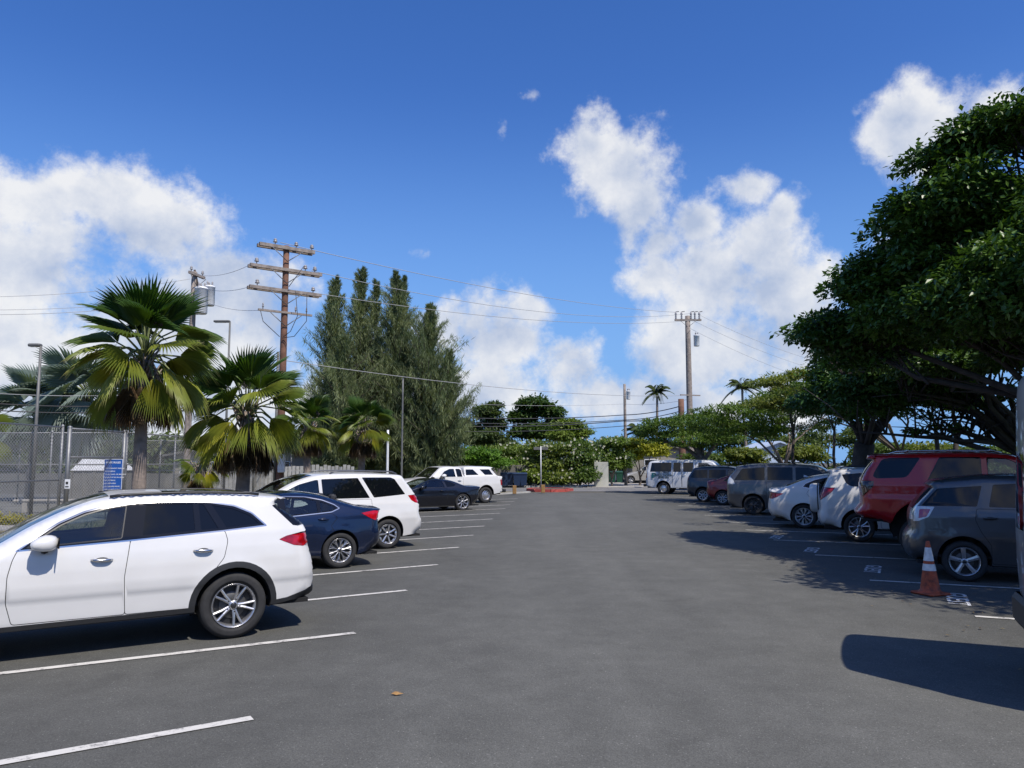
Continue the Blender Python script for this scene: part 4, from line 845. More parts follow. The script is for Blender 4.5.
# pickup with a camper shell
def shell_line(root, Yf, hw):
    b = MB(); b.box(-1.02, -hw*.93, 1.285, -.98, hw*.93, 1.30, MAT['black']); b.build('tailgate_cap', root)
    b = MB(); b.rbox(-1.22, -hw*.9, .50, -1.04, hw*.9, .66, MAT['black'], .03); b.build('bumper', root)
CARS['pickup'] = dict(w=1.98, wb=3.55, rt=.385, rr=.23, Ra=.47, az=.42, sill=(.43, .42), paint='white', rim='steel', tw=.25, step=.06, grid=.08, taper=.04, prof=[(.2, .9), (.42, .95), (.7, .985), (.95, 1.0), (1.2, .985), (1.32, .965), (1.36, .90), (1.8, .74), (2.1, .6)],
 top=P_((-.90, .48, .1, .01), (-1.02, .50, .1, .02), (-1.04, .75, .12, .03), (-1.03, 1.0, .12, .03), (-1.0, 1.30, .06, .02, 1), (-.70, 1.325, .03, .01, 1), (-.46, 1.66, .08, .02, 1), (-.62, 1.70, .06, .02, 1), (-.50, 1.76, .08, .02), (.2, 1.80, .1), (.95, 1.80, .1), (1.14, 1.74, .08, .01), (1.17, 1.62, .05, .01), (1.175, 1.31, .03, 0, 1), (1.235, 1.31, .03, 0, 1), (1.25, 1.62, .06, .02), (1.30, 1.74, .08, .02), (1.55, 1.795, .1), (2.1, 1.80, .1), (2.40, 1.75, .08, .03), (2.7, 1.56, .07, .05), (3.1, 1.28, .09, .05), (3.4, 1.235, .14, .03), (4.0, 1.18, .16, .03), (4.4, 1.08, .2, .04), (4.52, .9, .26, .06), (4.55, .6, .28, .06), (4.4, .42, .2, .03)),
 cross=[dict(u=(19, 21), kind='glass', name='windshield', mat='glass'), dict(u=(2.4, 4), kind='lamp', id='t', tin=.8), dict(u=(24, 25), kind='lamp', id='h', tin=.6), dict(u=(5, 6), kind='glass', name='rear_window', mat='tint')],
 lamps=[lamp('tail_light', 't', [(-.82, 1.13), (-1.1, 1.13), (-1.1, .86), (-.86, .86)]), lamp('headlight', 'h', [(4.2, 1.05), (4.7, 1.0), (4.7, .8), (4.3, .85)], 'clear')],
 windows=[dict(poly=[(2.56, 1.29), (2.26, 1.55), (1.95, 1.67), (1.72, 1.67), (1.70, 1.29)], mat='glass'), dict(poly=[(1.62, 1.29), (1.63, 1.67), (1.42, 1.67), (1.33, 1.60), (1.33, 1.29)]), dict(poly=[(1.10, 1.36), (1.07, 1.64), (.66, 1.64), (.38, 1.37)]), dict(poly=[(.20, 1.37), (.0, 1.40), (.24, 1.64), (-.28, 1.64), (-.44, 1.37)][0:0] or [(.02, 1.37), (.28, 1.64), (-.28, 1.64), (-.46, 1.37)])],
 doors=[dict(poly=[(2.66, .46), (2.70, 1.24), (1.28, 1.24), (1.28, .46)], handle=(1.5, 1.12))], mirror=(2.40, 1.32), seats=[(1.6, 'a')], dash=1.25, extra=[shell_line])
# white work van with lettering
def van_text(root, Yf, hw):
    for s in (-1,):
        pl = MAT['teal']; y = s*(hw*1.0+.012)
        b = MB()
        for (x0, z0, x1, z1) in ((-.72, 1.00, -.60, 1.33), (-.60, 1.25, -.46, 1.33), (-.52, 1.12, -.44, 1.27), (-.60, 1.10, -.48, 1.17)): b.box(x0, y, z0, x1, y+.006, z1, pl)
        b.build('logo', root)
        M = Matrix.Translation((.02, y, 1.20)) @ Matrix.Rotation(R_(90), 4, 'X')
        o = text_mesh('lettering', 'The Parks\nParking Services\n(808) 555', .17, MAT['lettergrey'], extrude=.002, M=M, space=.85, bold=.006); mw = o.matrix_world.copy(); o.parent = root; o.matrix_world = mw
    b = MB(); b.rbox(-1.28, -hw*.92, .46, -1.14, hw*.92, .64, MAT['black'], .03); b.build('bumper', root)
MAT['teal'] = simple('teal_vinyl', (.01, .10, .12), rough=.4, var=.05); MAT['lettergrey'] = simple('grey_vinyl', (.05, .09, .11), rough=.4, var=.05)
CARS['van'] = dict(w=2.0, wb=3.43, rt=.37, rr=.215, Ra=.46, az=.40, sill=(.42, .40), paint='vanwhite', rim='steel', tw=.24, step=.07, grid=.09, taper=.04, prof=[(.2, .92), (.42, .96), (.8, .99), (1.1, 1.0), (1.36, .985), (1.42, .97), (2.1, .84), (2.4, .75)],
 top=P_((-1.0, .42, .15, .02), (-1.14, .46, .2, .03), (-1.18, .8, .2, .04), (-1.13, 1.3, .16, .04), (-1.0, 1.85, .12, .03), (-.92, 2.0, .1, .03), (-.75, 2.08, .1), (-.2, 2.12, .14), (1, 2.15, .14), (2.2, 2.15, .14), (2.75, 2.12, .12), (3.05, 2.03, .08, .04), (3.4, 1.72, .07, .06), (3.72, 1.36, .09, .06), (3.95, 1.25, .15, .04), (4.25, 1.15, .2, .05), (4.45, .95, .26, .08), (4.48, .6, .28, .08), (4.35, .40, .2, .03)),
 cross=[dict(u=(11, 13), kind='glass', name='windshield', mat='glass'), dict(u=(3, 4), kind='glass', name='rear_window', mat='tint'), dict(u=(2.2, 2.9), kind='lamp', id='t', tin=.8), dict(u=(15, 16), kind='lamp', id='h', tin=.6)],
 lamps=[lamp('tail_light', 't', [(-1.02, 1.30), (-1.3, 1.30), (-1.3, 1.0), (-1.05, 1.0)]), lamp('headlight', 'h', [(4.2, 1.02), (4.6, .98), (4.6, .8), (4.3, .82)], 'clear')],
 windows=[dict(poly=[(-.83, 1.39), (-.73, 1.95), (.53, 1.97), (.50, 1.39)]), dict(poly=[(.62, 1.39), (.64, 1.97), (1.10, 1.97), (1.10, 1.39)]), dict(poly=[(1.24, 1.39), (1.24, 1.97), (1.86, 1.97), (1.84, 1.39)]), dict(poly=[(2.16, 1.35), (2.16, 1.95), (2.72, 1.93), (2.98, 1.75), (3.25, 1.35)], mat='glass')],
 doors=[dict(poly=[(3.3, .46), (3.35, 1.3), (2.98, 1.95), (2.02, 2.02), (2.02, .46)], handle=(2.2, 1.2)), dict(poly=[(2.0, .46), (2.0, 2.02), (1.16, 2.02), (1.16, .46)], handle=(1.3, 1.2)), dict(poly=[(1.14, .46), (1.14, 2.02), (.57, 2.02), (.57, .46)], r=.02)], mirror=(3.05, 1.38), gap=.014, extra=[van_text])
def bumper2(root, Yf, hw):
    b = MB(); b.rbox(-.995, -hw*.88, .42, -.88, hw*.90, .72, MAT['clad'], .05); b.build('bumper', root)
CARS['highvan'] = dict(w=2.0, wb=3.6, rt=.35, rr=.2, Ra=.42, az=.38, sill=(.45, .42), paint='vansilver', rim='steel', tw=.24, step=.07, grid=.1, taper=.02, prof=[(.2, .93), (.45, .97), (.9, 1.0), (1.4, .985), (1.5, .97), (2.7, .90), (2.95, .87), (3.2, .8)],
 top=P_((-.80, .45, .12, .02), (-.93, .55, .14, .03), (-.97, .9, .14, .04), (-.97, 1.3, .14, .04), (-.93, 2.0, .12, .04), (-.90, 2.6, .12, .04), (-.86, 2.82, .12, .04), (-.70, 2.93, .14), (0, 2.97, .16), (2.4, 2.97, .16), (3.2, 2.85, .12, .04), (3.6, 2.35, .08, .06), (4.0, 1.75, .09, .06), (4.2, 1.45, .15, .05), (4.6, 1.25, .22, .06), (4.8, .9, .28, .08), (4.75, .45, .2, .03)),
 cross=[dict(u=(11, 12.6), kind='glass', name='windshield', mat='glass'), dict(u=(3.15, 4.1), kind='glass', name='rear_window', mat='tint'), dict(u=(6.0, 7.4), kind='mat', mat='clad')],
 lamps=[lamp('tail_light', 't', [(-.85, 1.38), (-1.2, 1.38), (-1.2, 1.0), (-.85, 1.0)], 'smoke')],
 windows=[dict(poly=[(3.0, 1.5), (3.0, 2.2), (3.3, 2.2), (3.9, 1.55)], mat='glass'), dict(poly=[(.6, 1.5), (.6, 2.2), (2.0, 2.2), (2.0, 1.5)])],
 doors=[dict(poly=[(3.95, .5), (3.95, 1.45), (3.3, 2.35), (2.8, 2.35), (2.8, .5)], handle=(3.0, 1.2))], mirror=(3.6, 1.5), extra=[bumper2])
HLv = lambda a: Vector((-math.sin(R_(a)), -math.cos(R_(a)), 0))
HRv = lambda a: Vector((math.sin(R_(a)), -math.cos(R_(a)), 0))
def place(key, contact, head, label, cat, name='parked_car', group=None, scale=1.0, near=-1, ground_pt=None):
    S = CARS[key]; root = build_car(S, name); hw = S['w']/2*scale
    C = Vector((*(ground_pt or gnd(*contact)), 0)); n = Vector((-head.y, head.x, 0))
    if n.dot(C) < 0: n = -n          # pointing away from the camera
    pos = C+n*(hw-.03); root.location = (pos.x, pos.y, 0); root.rotation_euler = (0, 0, math.atan2(head.y, head.x)); root.scale = (scale,)*3
    tag(root, label, cat, group); return root

ONLY = None
LG = 'cars in the left row of bays'; RG = 'cars in the right row of bays'
FLEET = [
 ('suv', (233, 638.8), HLv(57), 'white crossover with chrome window line and red wedge tail light, nearest in the left row', 'car', LG),
 ('sedan', (340, 568.5), HLv(57), 'dark navy blue sedan parked between the two white cars on the left', 'car', LG),
 ('minivan', (388, 548.8), HLv(57), 'white minivan with dark privacy glass behind the navy sedan', 'minivan', LG),
 ('coupe', (463, 510.5), HLv(57), 'low black coupe with thin spoked wheels in front of the white pickup', 'car', LG),
 ('pickup', (486, 503), HLv(57), 'white pickup truck with a white camper shell, farthest in the left row', 'pickup', LG),
 ('hatch', (966, 582), HRv(66), 'dark grey hatchback with clear tail light behind the traffic cone', 'car', RG),
 ('wagon', (925, 561), HRv(66), 'red lifted off road wagon with roof rack beside the grey hatchback', 'car', RG),
 ('crossover', (860, 542), HRv(66), 'white crossover with a spare wheel cover on its back door', 'car', RG),
 ('sedan2', (804.4, 528.5), HRv(66), 'white sedan with small roof fin between grey minivan and white crossover', 'car', RG),
 ('minivan2', (753.6, 514.8), HRv(66), 'silver grey minivan with clear tail light behind the white sedan', 'minivan', RG),
 ('redcar', (722.6, 505), HRv(66), 'dark red car mostly hidden behind the silver grey minivan', 'car', RG),
 ('carrier', (703, 502), HRv(66), 'dark blue grey people carrier beside the white van', 'car', RG),
 ('van', (663.5, 494.4), HRv(66), 'white work van with teal logo and lettering on its side, farthest in the right row', 'van', RG),
]
for (k, c, hd, lb, ct, g) in FLEET:
    if ONLY and k not in ONLY.split(','): continue
    place(k, c, hd, lb, ct, 'parked_van' if k == 'van' else 'pickup_truck' if k == 'pickup' else 'parked_car', g)
if not ONLY:
    # high roofed van at the right edge: its far rear corner shows
    hd = HRv(66); n = Vector((-hd.y, hd.x, 0)); B = Vector((5.09, 7.85, 0)); S = CARS['highvan']; root = build_car(S, 'parked_van')
    pos = B-n*(S['w']/2-.10)+hd*.90; root.location = pos; root.rotation_euler = (0, 0, math.atan2(hd.y, hd.x)); tag(root, 'high roofed silver van cut off by the right edge, nearest in the right row', 'van', RG)
    # car across the street
    q = atY(620, 484, 73); r = place('crossover', None, Vector((-1, .02, 0)), 'beige estate car standing in the driveway across the street', 'car', group=None, scale=.92, ground_pt=(q.x+3.4, 72.0)); 
    for ch in r.children:
        if ch.name.startswith(('spare', 'tail')): pass
        if ch.type == 'MESH':
            for i, ms in enumerate(ch.data.materials):
                if ms == MAT['white']: ch.data.materials[i] = MAT['beigemet']
    for ch in list(r.children):
        if ch.name.startswith('spare'): bpy.data.objects.remove(ch)
    r = place('carrier', None, Vector((-.3, -.95, 0)).normalized(), 'grey car parked on the far side of the right trees, only its roof showing', 'car', group=None, ground_pt=(17.0, 41.0))
# ------------------------------------------------------------------ vegetation
rng = np.random.default_rng(11)
def unit(v): return v/np.maximum(1e-9, np.linalg.norm(v, axis=-1, keepdims=True))
def leaf_quads(C, D, Nn, L, Wd, fold=.25):
    """rhombic leaves: centre base C, direction D, face normal Nn, lengths, widths -> verts, quads(two tris folded as one quad)"""
    S = unit(np.cross(D, Nn)); n = len(C); L = np.broadcast_to(L, (n,))[:, None]; Wd = np.broadcast_to(Wd, (n,))[:, None]
    a = C; m1 = C+D*L*.5+S*Wd*.5+Nn*Wd*fold; t = C+D*L; m2 = C+D*L*.5-S*Wd*.5+Nn*Wd*fold
    V = np.stack([a, m1, t, m2], 1).reshape(-1, 3); Fq = np.arange(n*4).reshape(n, 4); return V, Fq
def ramp(c0, c1, t): return np.asarray(c0)[None]*(1-t[:, None])+np.asarray(c1)[None]*t[:, None]
def crown_leaves(lobes, nl, size, c0, c1, seed, flat=0.0, per=9, ragged=.25, hollow=.45, parent=None, name='crown', mat='leaf', gap=.0, aspect=.5, crad=None, mult=None):
    """lobes: list (cx,cy,cz,rx,ry,rz). Leaves sit on the upper and outer shells of many small clumps spread through the lobes"""
    g = np.random.default_rng(seed); w = np.array([l[3]*l[4]+l[3]*l[5] for l in lobes], float); w /= w.sum()
    R0 = float(np.mean([min(l[3], l[5]*1.6) for l in lobes])); rc0 = crad or max(size*2.2, min(size*5.5, R0*.34)); pc = 95 if nl > 8000 else 60
    k = max(8, nl//pc); li = g.choice(len(lobes), k, p=w); Lb = np.array(lobes)[li]
    d = unit(g.normal(size=(k, 3))); rad = np.minimum(1.12, hollow+(1.02-hollow)*g.random(k)**.4+.10*ragged*g.normal(size=k))
    c = Lb[:, :3]+d*np.maximum(.05, Lb[:, 3:6]-rc0*.5)*rad[:, None]
    if gap > 0:
        ph = g.random((6, 3))*6.28; fr = g.normal(size=(6, 3))*(1.5/max(.6, np.mean(Lb[:, 3])))
        f = sum(np.sin(c @ fr[i]+ph[i, 0]) for i in range(6)); keep = f > np.quantile(f, gap); c = c[keep]; d = d[keep]; k = len(c)
    rc = rc0*(.6+.8*g.random(k)); sq = (.55-.25*flat); n = k*pc
    e = g.normal(size=(n, 3)); e[:, 2] = np.abs(e[:, 2])*.9-.25; e = unit(e); fill = .55+.5*g.random(n)**.6
    out = g.random(n) < .13; fill[out] *= 1.1+.35*g.random(int(out.sum()))
    C = np.repeat(c, pc, 0)+e*(np.repeat(rc, pc)*fill)[:, None]*np.array([1, 1, sq])
    h = e*np.array([1, 1, .3]); D = unit(h*.8+g.normal(size=(n, 3))*.5+np.array([0, 0, -.30*(1-flat)])); 
    up = e*.55+np.array([0, 0, .9])[None]+g.normal(size=(n, 3))*.38; Nn = unit(up-D*(up*D).sum(1)[:, None])
    L = size*(.65+.7*g.random(n)); V, Fq = leaf_quads(C, D, Nn, L, L*aspect, .12)
    t = np.clip(np.repeat(g.random(k), pc)*.6+g.random(n)*.45, 0, 1)
    m_ = np.array([mult]) if mult is not None else (np.array([[1.25, 1.25, 1.1]]) if mat == 'glossleaf' else np.array([[1.95, 1.72, 1.35]]))
    return np_mesh(name, V, Fq, MAT[mat], np.repeat(ramp(c0, c1, t), 4, 0)*m_, parent)
def limb_tree(root, base, lobes, r0, mat, fork=.35, seed=1, twigs=5, name='trunk', fz=None, curve=.25):
    g = random.Random(seed); b = MB(); base = Vector(base)
    cz = min(l[2]-l[5]*.5 for l in lobes); top = Vector((base.x, base.y, 0))+Vector((sum(l[0] for l in lobes)/len(lobes)-base.x, sum(l[1] for l in lobes)/len(lobes)-base.y, 0))*.12+Vector((0, 0, fz if fz else max(.8, cz*.7)))
    b.tube([base+Vector((0, 0, -.15)), base+Vector((0, 0, .12)), base+(top-base)*.3, base+(top-base)*.7+Vector((g.uniform(-.1, .1), g.uniform(-.1, .1), 0)), top], [r0*1.5, r0*1.15, r0, r0*.9, r0*.85], mat, 12)
    for i, l in enumerate(lobes):
        c = Vector(l[:3]); h = c-top; m1 = top+h*.35+Vector((g.uniform(-1, 1), g.uniform(-1, 1), g.uniform(.0, 1)))*h.length*curve*.35; m2 = top+h*.7+Vector((g.uniform(-1, 1), g.uniform(-1, 1), g.uniform(-.2, .8)))*h.length*curve*.3
        rr = r0*(.26 if len(lobes) > 5 else .6)
        b.tube([top-Vector((0, 0, r0*.6)), m1, m2, c], [rr, rr*.75, rr*.5, rr*.28], mat, 8)
        for k in range(twigs):
            d = Vector((g.gauss(0, 1), g.gauss(0, 1), g.gauss(.1, .8))).normalized(); e = c+Vector((d.x*l[3], d.y*l[4], d.z*l[5]))*.62; s = m2+(c-m2)*g.uniform(-.4, 1.0)
            b.tube([s, (s+e)/2+Vector((0, 0, g.uniform(-.1, .25)*(e-s).length)), e], [rr*.30, rr*.18, rr*.05], mat, 5)
    return b.build(name, root)
def tree(name, base, lobes, r0, nl, size, c0, c1, label, cat='tree', group=None, seed=1, bark='bark', **kw):
    bx, by = base; root = empty(name, (bx, by, 0)); tag(root, label, cat, group)
    L = [(l[0]-bx, l[1]-by, l[2], l[3], l[4], l[5]) for l in lobes]; tk = {k: kw.pop(k) for k in ('twigs', 'fz', 'curve') if k in kw}
    if r0: limb_tree(root, (0, 0, 0), L, r0, MAT[bark], seed=seed, **tk)
    crown_leaves(L, nl, size, c0, c1, seed, parent=root, **kw); return root
def px_lobe(u, v, Y, rpx, rpz=None, ry=None):
    """a crown lobe centred at a picture position and depth, radii given in pixels"""
    p = atY(u, v, Y); k = Y/F; return (p.x, p.y, p.z, rpx*k, (ry or rpx*k), (rpz or rpx)*k)
# ---- the big trees on the right
DG0, DG1 = (.018, .048, .012), (.070, .140, .028)
lb = [px_lobe(940, 160, 15.5, 30, 26), px_lobe(960, 205, 15.2, 56, 44), px_lobe(905, 232, 16.5, 36, 30), px_lobe(872, 285, 17.5, 42, 28), px_lobe(838, 328, 18.8, 42, 24), px_lobe(990, 135, 14.8, 40, 30), px_lobe(1018, 145, 14.4, 44, 46), px_lobe(1000, 175, 14.5, 56, 44), px_lobe(1060, 250, 14, 70, 80), px_lobe(950, 250, 15.5, 56, 46), px_lobe(1010, 290, 14, 70, 55, 2.6), px_lobe(900, 300, 17, 50, 40), px_lobe(862, 345, 18.5, 46, 34), px_lobe(930, 318, 16, 56, 30, 2.6), px_lobe(1020, 325, 15, 60, 20, 2.6), px_lobe(1005, 360, 17, 46, 13, 2.4), px_lobe(950, 366, 19, 44, 14, 2.2),
      px_lobe(972, 140, 15, 26, 16), px_lobe(1020, 120, 14, 34, 22), px_lobe(826, 340, 18.5, 26, 18), px_lobe(925, 205, 16, 26, 20), px_lobe(880, 262, 17, 22, 18),
      (12.5, 9.0, 7.2, 3.6, 3.4, 1.9), (15.5, 12, 8.2, 3.8, 3.6, 2.2), (16, 18, 8, 3.5, 3.8, 2), (9.7, 10.2, 6.3, 1.8, 2.2, 1.1)]
tree('shade_tree', (13.6, 15.4), lb, .42, 290000, .15, DG0, (.085, .155, .028), 'huge dark shade tree overhanging the right row, its crown at the right edge', seed=5, mat='glossleaf', per=14, crad=.46, gap=.08, twigs=6, fz=2.1, ragged=1.0, hollow=.5, bark='darkbark', curve=.5)
lb = [px_lobe(866, 392, 24, 50, 34, 2.6), px_lobe(838, 372, 25, 26, 16), px_lobe(905, 385, 23, 50, 34, 2.6), px_lobe(828, 404, 26, 34, 16, 1.4), px_lobe(866, 352, 24.5, 40, 24), px_lobe(950, 352, 22, 46, 18, 2.5), (12.8, 20, 5.8, 2.4, 2.6, 1.2), (11.3, 21.5, 5.2, 1.2, 2.0, .7)]
tree('shade_tree', (11.4, 25.2), lb, .36, 105000, .15, DG0, (.075, .15, .03), 'dark tree with thick straight trunk rising behind the white crossover', seed=8, mat='glossleaf', per=14, gap=.16, twigs=6, fz=2.6, ragged=1.0, crad=.5, bark='darkbark')
# spreading feathery trees
def feathery(base, lobes, r0, nl, label, seed, c0=(.022, .052, .010), c1=(.072, .125, .025), **kw):
    return tree('spreading_tree', base, lobes, r0, nl, kw.pop('size', .17), c0, c1, label, group='feathery spreading trees beyond the right row', seed=seed, flat=1.0, per=14, gap=.25, twigs=7, aspect=.35, **kw)
p = gnd(772, 500)
feathery((12.9, 36.5), [px_lobe(745, 415, 38, 52, 15), px_lobe(795, 405, 38, 56, 16), px_lobe(715, 425, 39, 30, 12), px_lobe(785, 399, 38, 36, 10), px_lobe(835, 400, 37, 46, 16), px_lobe(800, 425, 37, 50, 12), px_lobe(760, 432, 37, 40, 9)], .24, 30000, 'feathery tree with pale forked leaning trunk behind the silver grey minivan', 21, fz=1.9, bark='palmbark')
feathery((15.5, 30.0), [(12.1, 28.6, 4.7, 2.3, 2.2, .5), (13.2, 31.5, 4.9, 2.6, 2.4, .5), (12.6, 34, 4.6, 2.2, 2.2, .45), (12.5, 25.6, 4.9, 2, 2, .5), px_lobe(800, 376, 30, 34, 8), px_lobe(776, 384, 30, 24, 6), px_lobe(830, 385, 30, 30, 10), px_lobe(850, 372, 30, 34, 12)], .2, 30000, 'loose airy tree whose thin light sprays reach out over the dark tree', 23, fz=2.4, c1=(.14, .17, .05))
feathery((12.0, 54.0-6), [px_lobe(672, 428, 50, 36, 12), px_lobe(700, 424, 50, 34, 14), px_lobe(650, 438, 51, 24, 10), px_lobe(690, 440, 49, 40, 10), px_lobe(722, 436, 48, 26, 12)], .25, 24000, 'rounded green tree standing directly behind the white van', 25, size=.2, fz=2.2)
# branches seen below the big crown
def bare_branches():
    root = empty('branching_tree', (14.9, 22.0, 0)); tag(root, 'tree with many thin bare arching branches seen above the red wagon', 'tree')
    g = random.Random(4); b = MB(); base = Vector((0, 0, 0)); top = Vector((-.2, -.2, 2.0)); b.tube([base-Vector((0, 0, .1)), top*.5, top], [.36, .28, .26], MAT['darkbark'], 10)
    ends = []
    for i in range(17):
        a = R_(g.uniform(130, 235)); L = g.uniform(2.4, 5.4); z = g.uniform(.6, 3.4); p = top; q = [p]; r = [.10]
        for k in range(1, 7):
            t = k/6; q.append(top+Vector((math.cos(a+g.uniform(-.12, .12))*L*t, math.sin(a)*L*t*.8, z*math.sin(t*1.9)*.8+g.uniform(-.12, .12)))); r.append(.085*(1-t)+.018)
        b.tube(q, r, MAT['darkbark'], 6); ends += q[3:]
        for k in range(2, 7):
            for m in range(3):
                e = q[k]+Vector((g.uniform(-1, .6), g.uniform(-1, 1), g.uniform(.1, 1.0)))*g.uniform(.7, 1.5); b.tube([q[k], (q[k]+e)/2+Vector((0, 0, .1)), e], [.035, .022, .01], MAT['darkbark'], 4); ends.append(e)
    b.build('trunk', root)
    lob = [(e.x, e.y, e.z+.15, .75, .75, .22) for e in ends[::3]]
    crown_leaves(lob, 9000, .13, (.02, .05, .012), (.06, .11, .03), 31, flat=.8, per=10, gap=.2, parent=root, name='crown')
bare_branches()
# ---- ironwood group
def ironwood(base, h, r, n, label, seed, lean=0.0):
    g = np.random.default_rng(seed); root = empty('ironwood_tree', (*base, 0)); tag(root, label, 'tree', 'ironwood trees in one clump')
    b = MB(); b.tube([(0, 0, -.1), (lean*.2, 0, h*.3), (lean*.6, .1, h*.65), (lean, 0, h*.97)], [r*.085+.08, .16, .09, .02], MAT['darkbark'], 8)
    n = int(n*2.8); nb = int(n/130); t = g.random(nb)**1.15; z0 = h*(.08+.89*t); az = g.random(nb)*6.283
    prof = np.interp(t, [0, .12, .24, .42, .60, .72, .84, .94, 1], [.45, .80, 1.0, .84, .52, .36, .22, .12, .035])*r*.80*(.35+.85*g.random(nb))*(1+.28*np.sin(3*az+z0*.9+seed))
    P = []; D = []; SC_ = []
    for i in range(nb):
        L = prof[i]; up = .95+1.8*t[i]; m = 130; s = g.random(m)**.75; SC_.append(np.full(m, 1-.45*t[i]))
        o = np.array([lean*z0[i]/h, 0, z0[i]]); dr = np.array([math.cos(az[i]), math.sin(az[i]), 0])
        pts = o+dr[None]*(L*s)[:, None]+np.array([0, 0, 1.0])[None]*(L*up*s*(1-.35*s))[:, None]+g.normal(size=(m, 3))*.06*(.4+L*.35)
        dd = unit(dr[None]*.55+np.array([0, 0, .9])[None]+g.normal(size=(m, 3))*.3); hang = g.random(m) < .27; dd[hang] = unit(dr[None]*.4+np.array([0, 0, -.75])[None]+g.normal(size=(int(hang.sum()), 3))*.25)
        P.append(pts); D.append(dd)
        if i % 2 == 0 and L > .5: b.tube([o, o+dr*L*.5+np.array([0, 0, L*up*.42]), o+dr*L*.95+np.array([0, 0, L*up*.64])], [.035, .022, .008], MAT['darkbark'], 4)
    b.build('trunk', root)
    P = np.concatenate(P); D = np.concatenate(D); up = g.normal(size=P.shape); Nn = unit(up-D*(up*D).sum(1)[:, None])
    L = (.24+.30*g.random(len(P)))*np.concatenate(SC_); V, Fq = leaf_quads(P, D, Nn, L, L*.085, fold=0)
    tt = np.clip(.35+.25*g.normal(size=len(P))+.25*np.sin(P[:, 2]*1.3+P[:, 0]*2), 0, 1)
    np_mesh('crown', V, Fq, MAT['needle'], np.repeat(ramp((.095, .128, .060), (.29, .33, .165), tt), 4, 0), root)
def iw(u, v, Y, r, n, label, seed, lean=0): 
    p = atY(u, v, Y); ironwood((p.x, p.y), p.z, r, n, label, seed, lean)
iw(334, 272, 45, 2.6, 15000, 'feathery ironwood, tall narrow spire at the left end of its clump', 41, .1)
iw(362, 262, 46, 2.7, 17000, 'feathery ironwood, the tallest spire second from the left of its clump', 42)
iw(377, 277, 47, 2.2, 12000, 'slim feathery ironwood spire squeezed between its two taller neighbours', 43)
iw(397, 268, 45, 2.9, 19000, 'feathery ironwood with twin tips in the middle of its clump', 44)
iw(404, 273, 45.6, 2.0, 11000, 'feathery ironwood just behind the middle spire of its clump', 48)
iw(425, 303, 44, 3.2, 20000, 'feathery ironwood, lower rounded crown right of the middle spire', 45, .3)
iw(436, 350, 43.5, 2.6, 12000, 'low drooping ironwood at the right end of its clump', 46, .8)
iw(344, 335, 43, 3.0, 13000, 'short bushy ironwood at the foot of the clump near the palms', 47)
# ---- trees across the street
def bg(u0, label, lobes, Y, nl, size, c0, c1, seed, r0=.25, name='street_tree', **kw):
    base = atY(u0, 480, Y); return tree(name, (base.x, base.y), [px_lobe(a, b_, Y+dy, c, d) for (a, b_, c, d, dy) in lobes], r0, nl, size, c0, c1, label, seed=seed, **kw)
bg(478, 'tall loose dark tree behind the white pickup, left of the round dark tree', [(482, 413, 15, 9, 0), (495, 424, 12, 9, 1), (466, 426, 15, 10, 0), (482, 438, 26, 10, 0), (470, 408, 7, 5, 0), (494, 406, 6, 4, 0)], 72, 14000, .34, (.016, .036, .014), (.06, .09, .04), 51, gap=.15)
bg(535, 'large rounded dark green tree rising above the flowering hedge', [(534, 405, 16, 8, 0), (523, 417, 12, 9, 0), (550, 413, 12, 8, 0), (556, 424, 10, 8, 2), (538, 432, 28, 10, 0)], 74, 20000, .34, (.012, .034, .010), (.045, .085, .02), 52)
bg(575, 'lighter green round topped tree right of the dark rounded tree', [(568, 425, 12, 6, 0), (580, 432, 9, 7, 0), (566, 436, 18, 7, 0)], 70, 8000, .3, (.04, .075, .015), (.10, .15, .03), 53)
bg(452, 'bright green low bushy tree above the cab of the white pickup', [(470, 456, 30, 11, 0), (450, 458, 20, 9, 0), (490, 462, 22, 9, 0)], 60, 12000, .22, (.028, .075, .012), (.075, .16, .022), 54, fz=1.2, group=None)
PL = 'plumeria bushes of the hedge across the street'
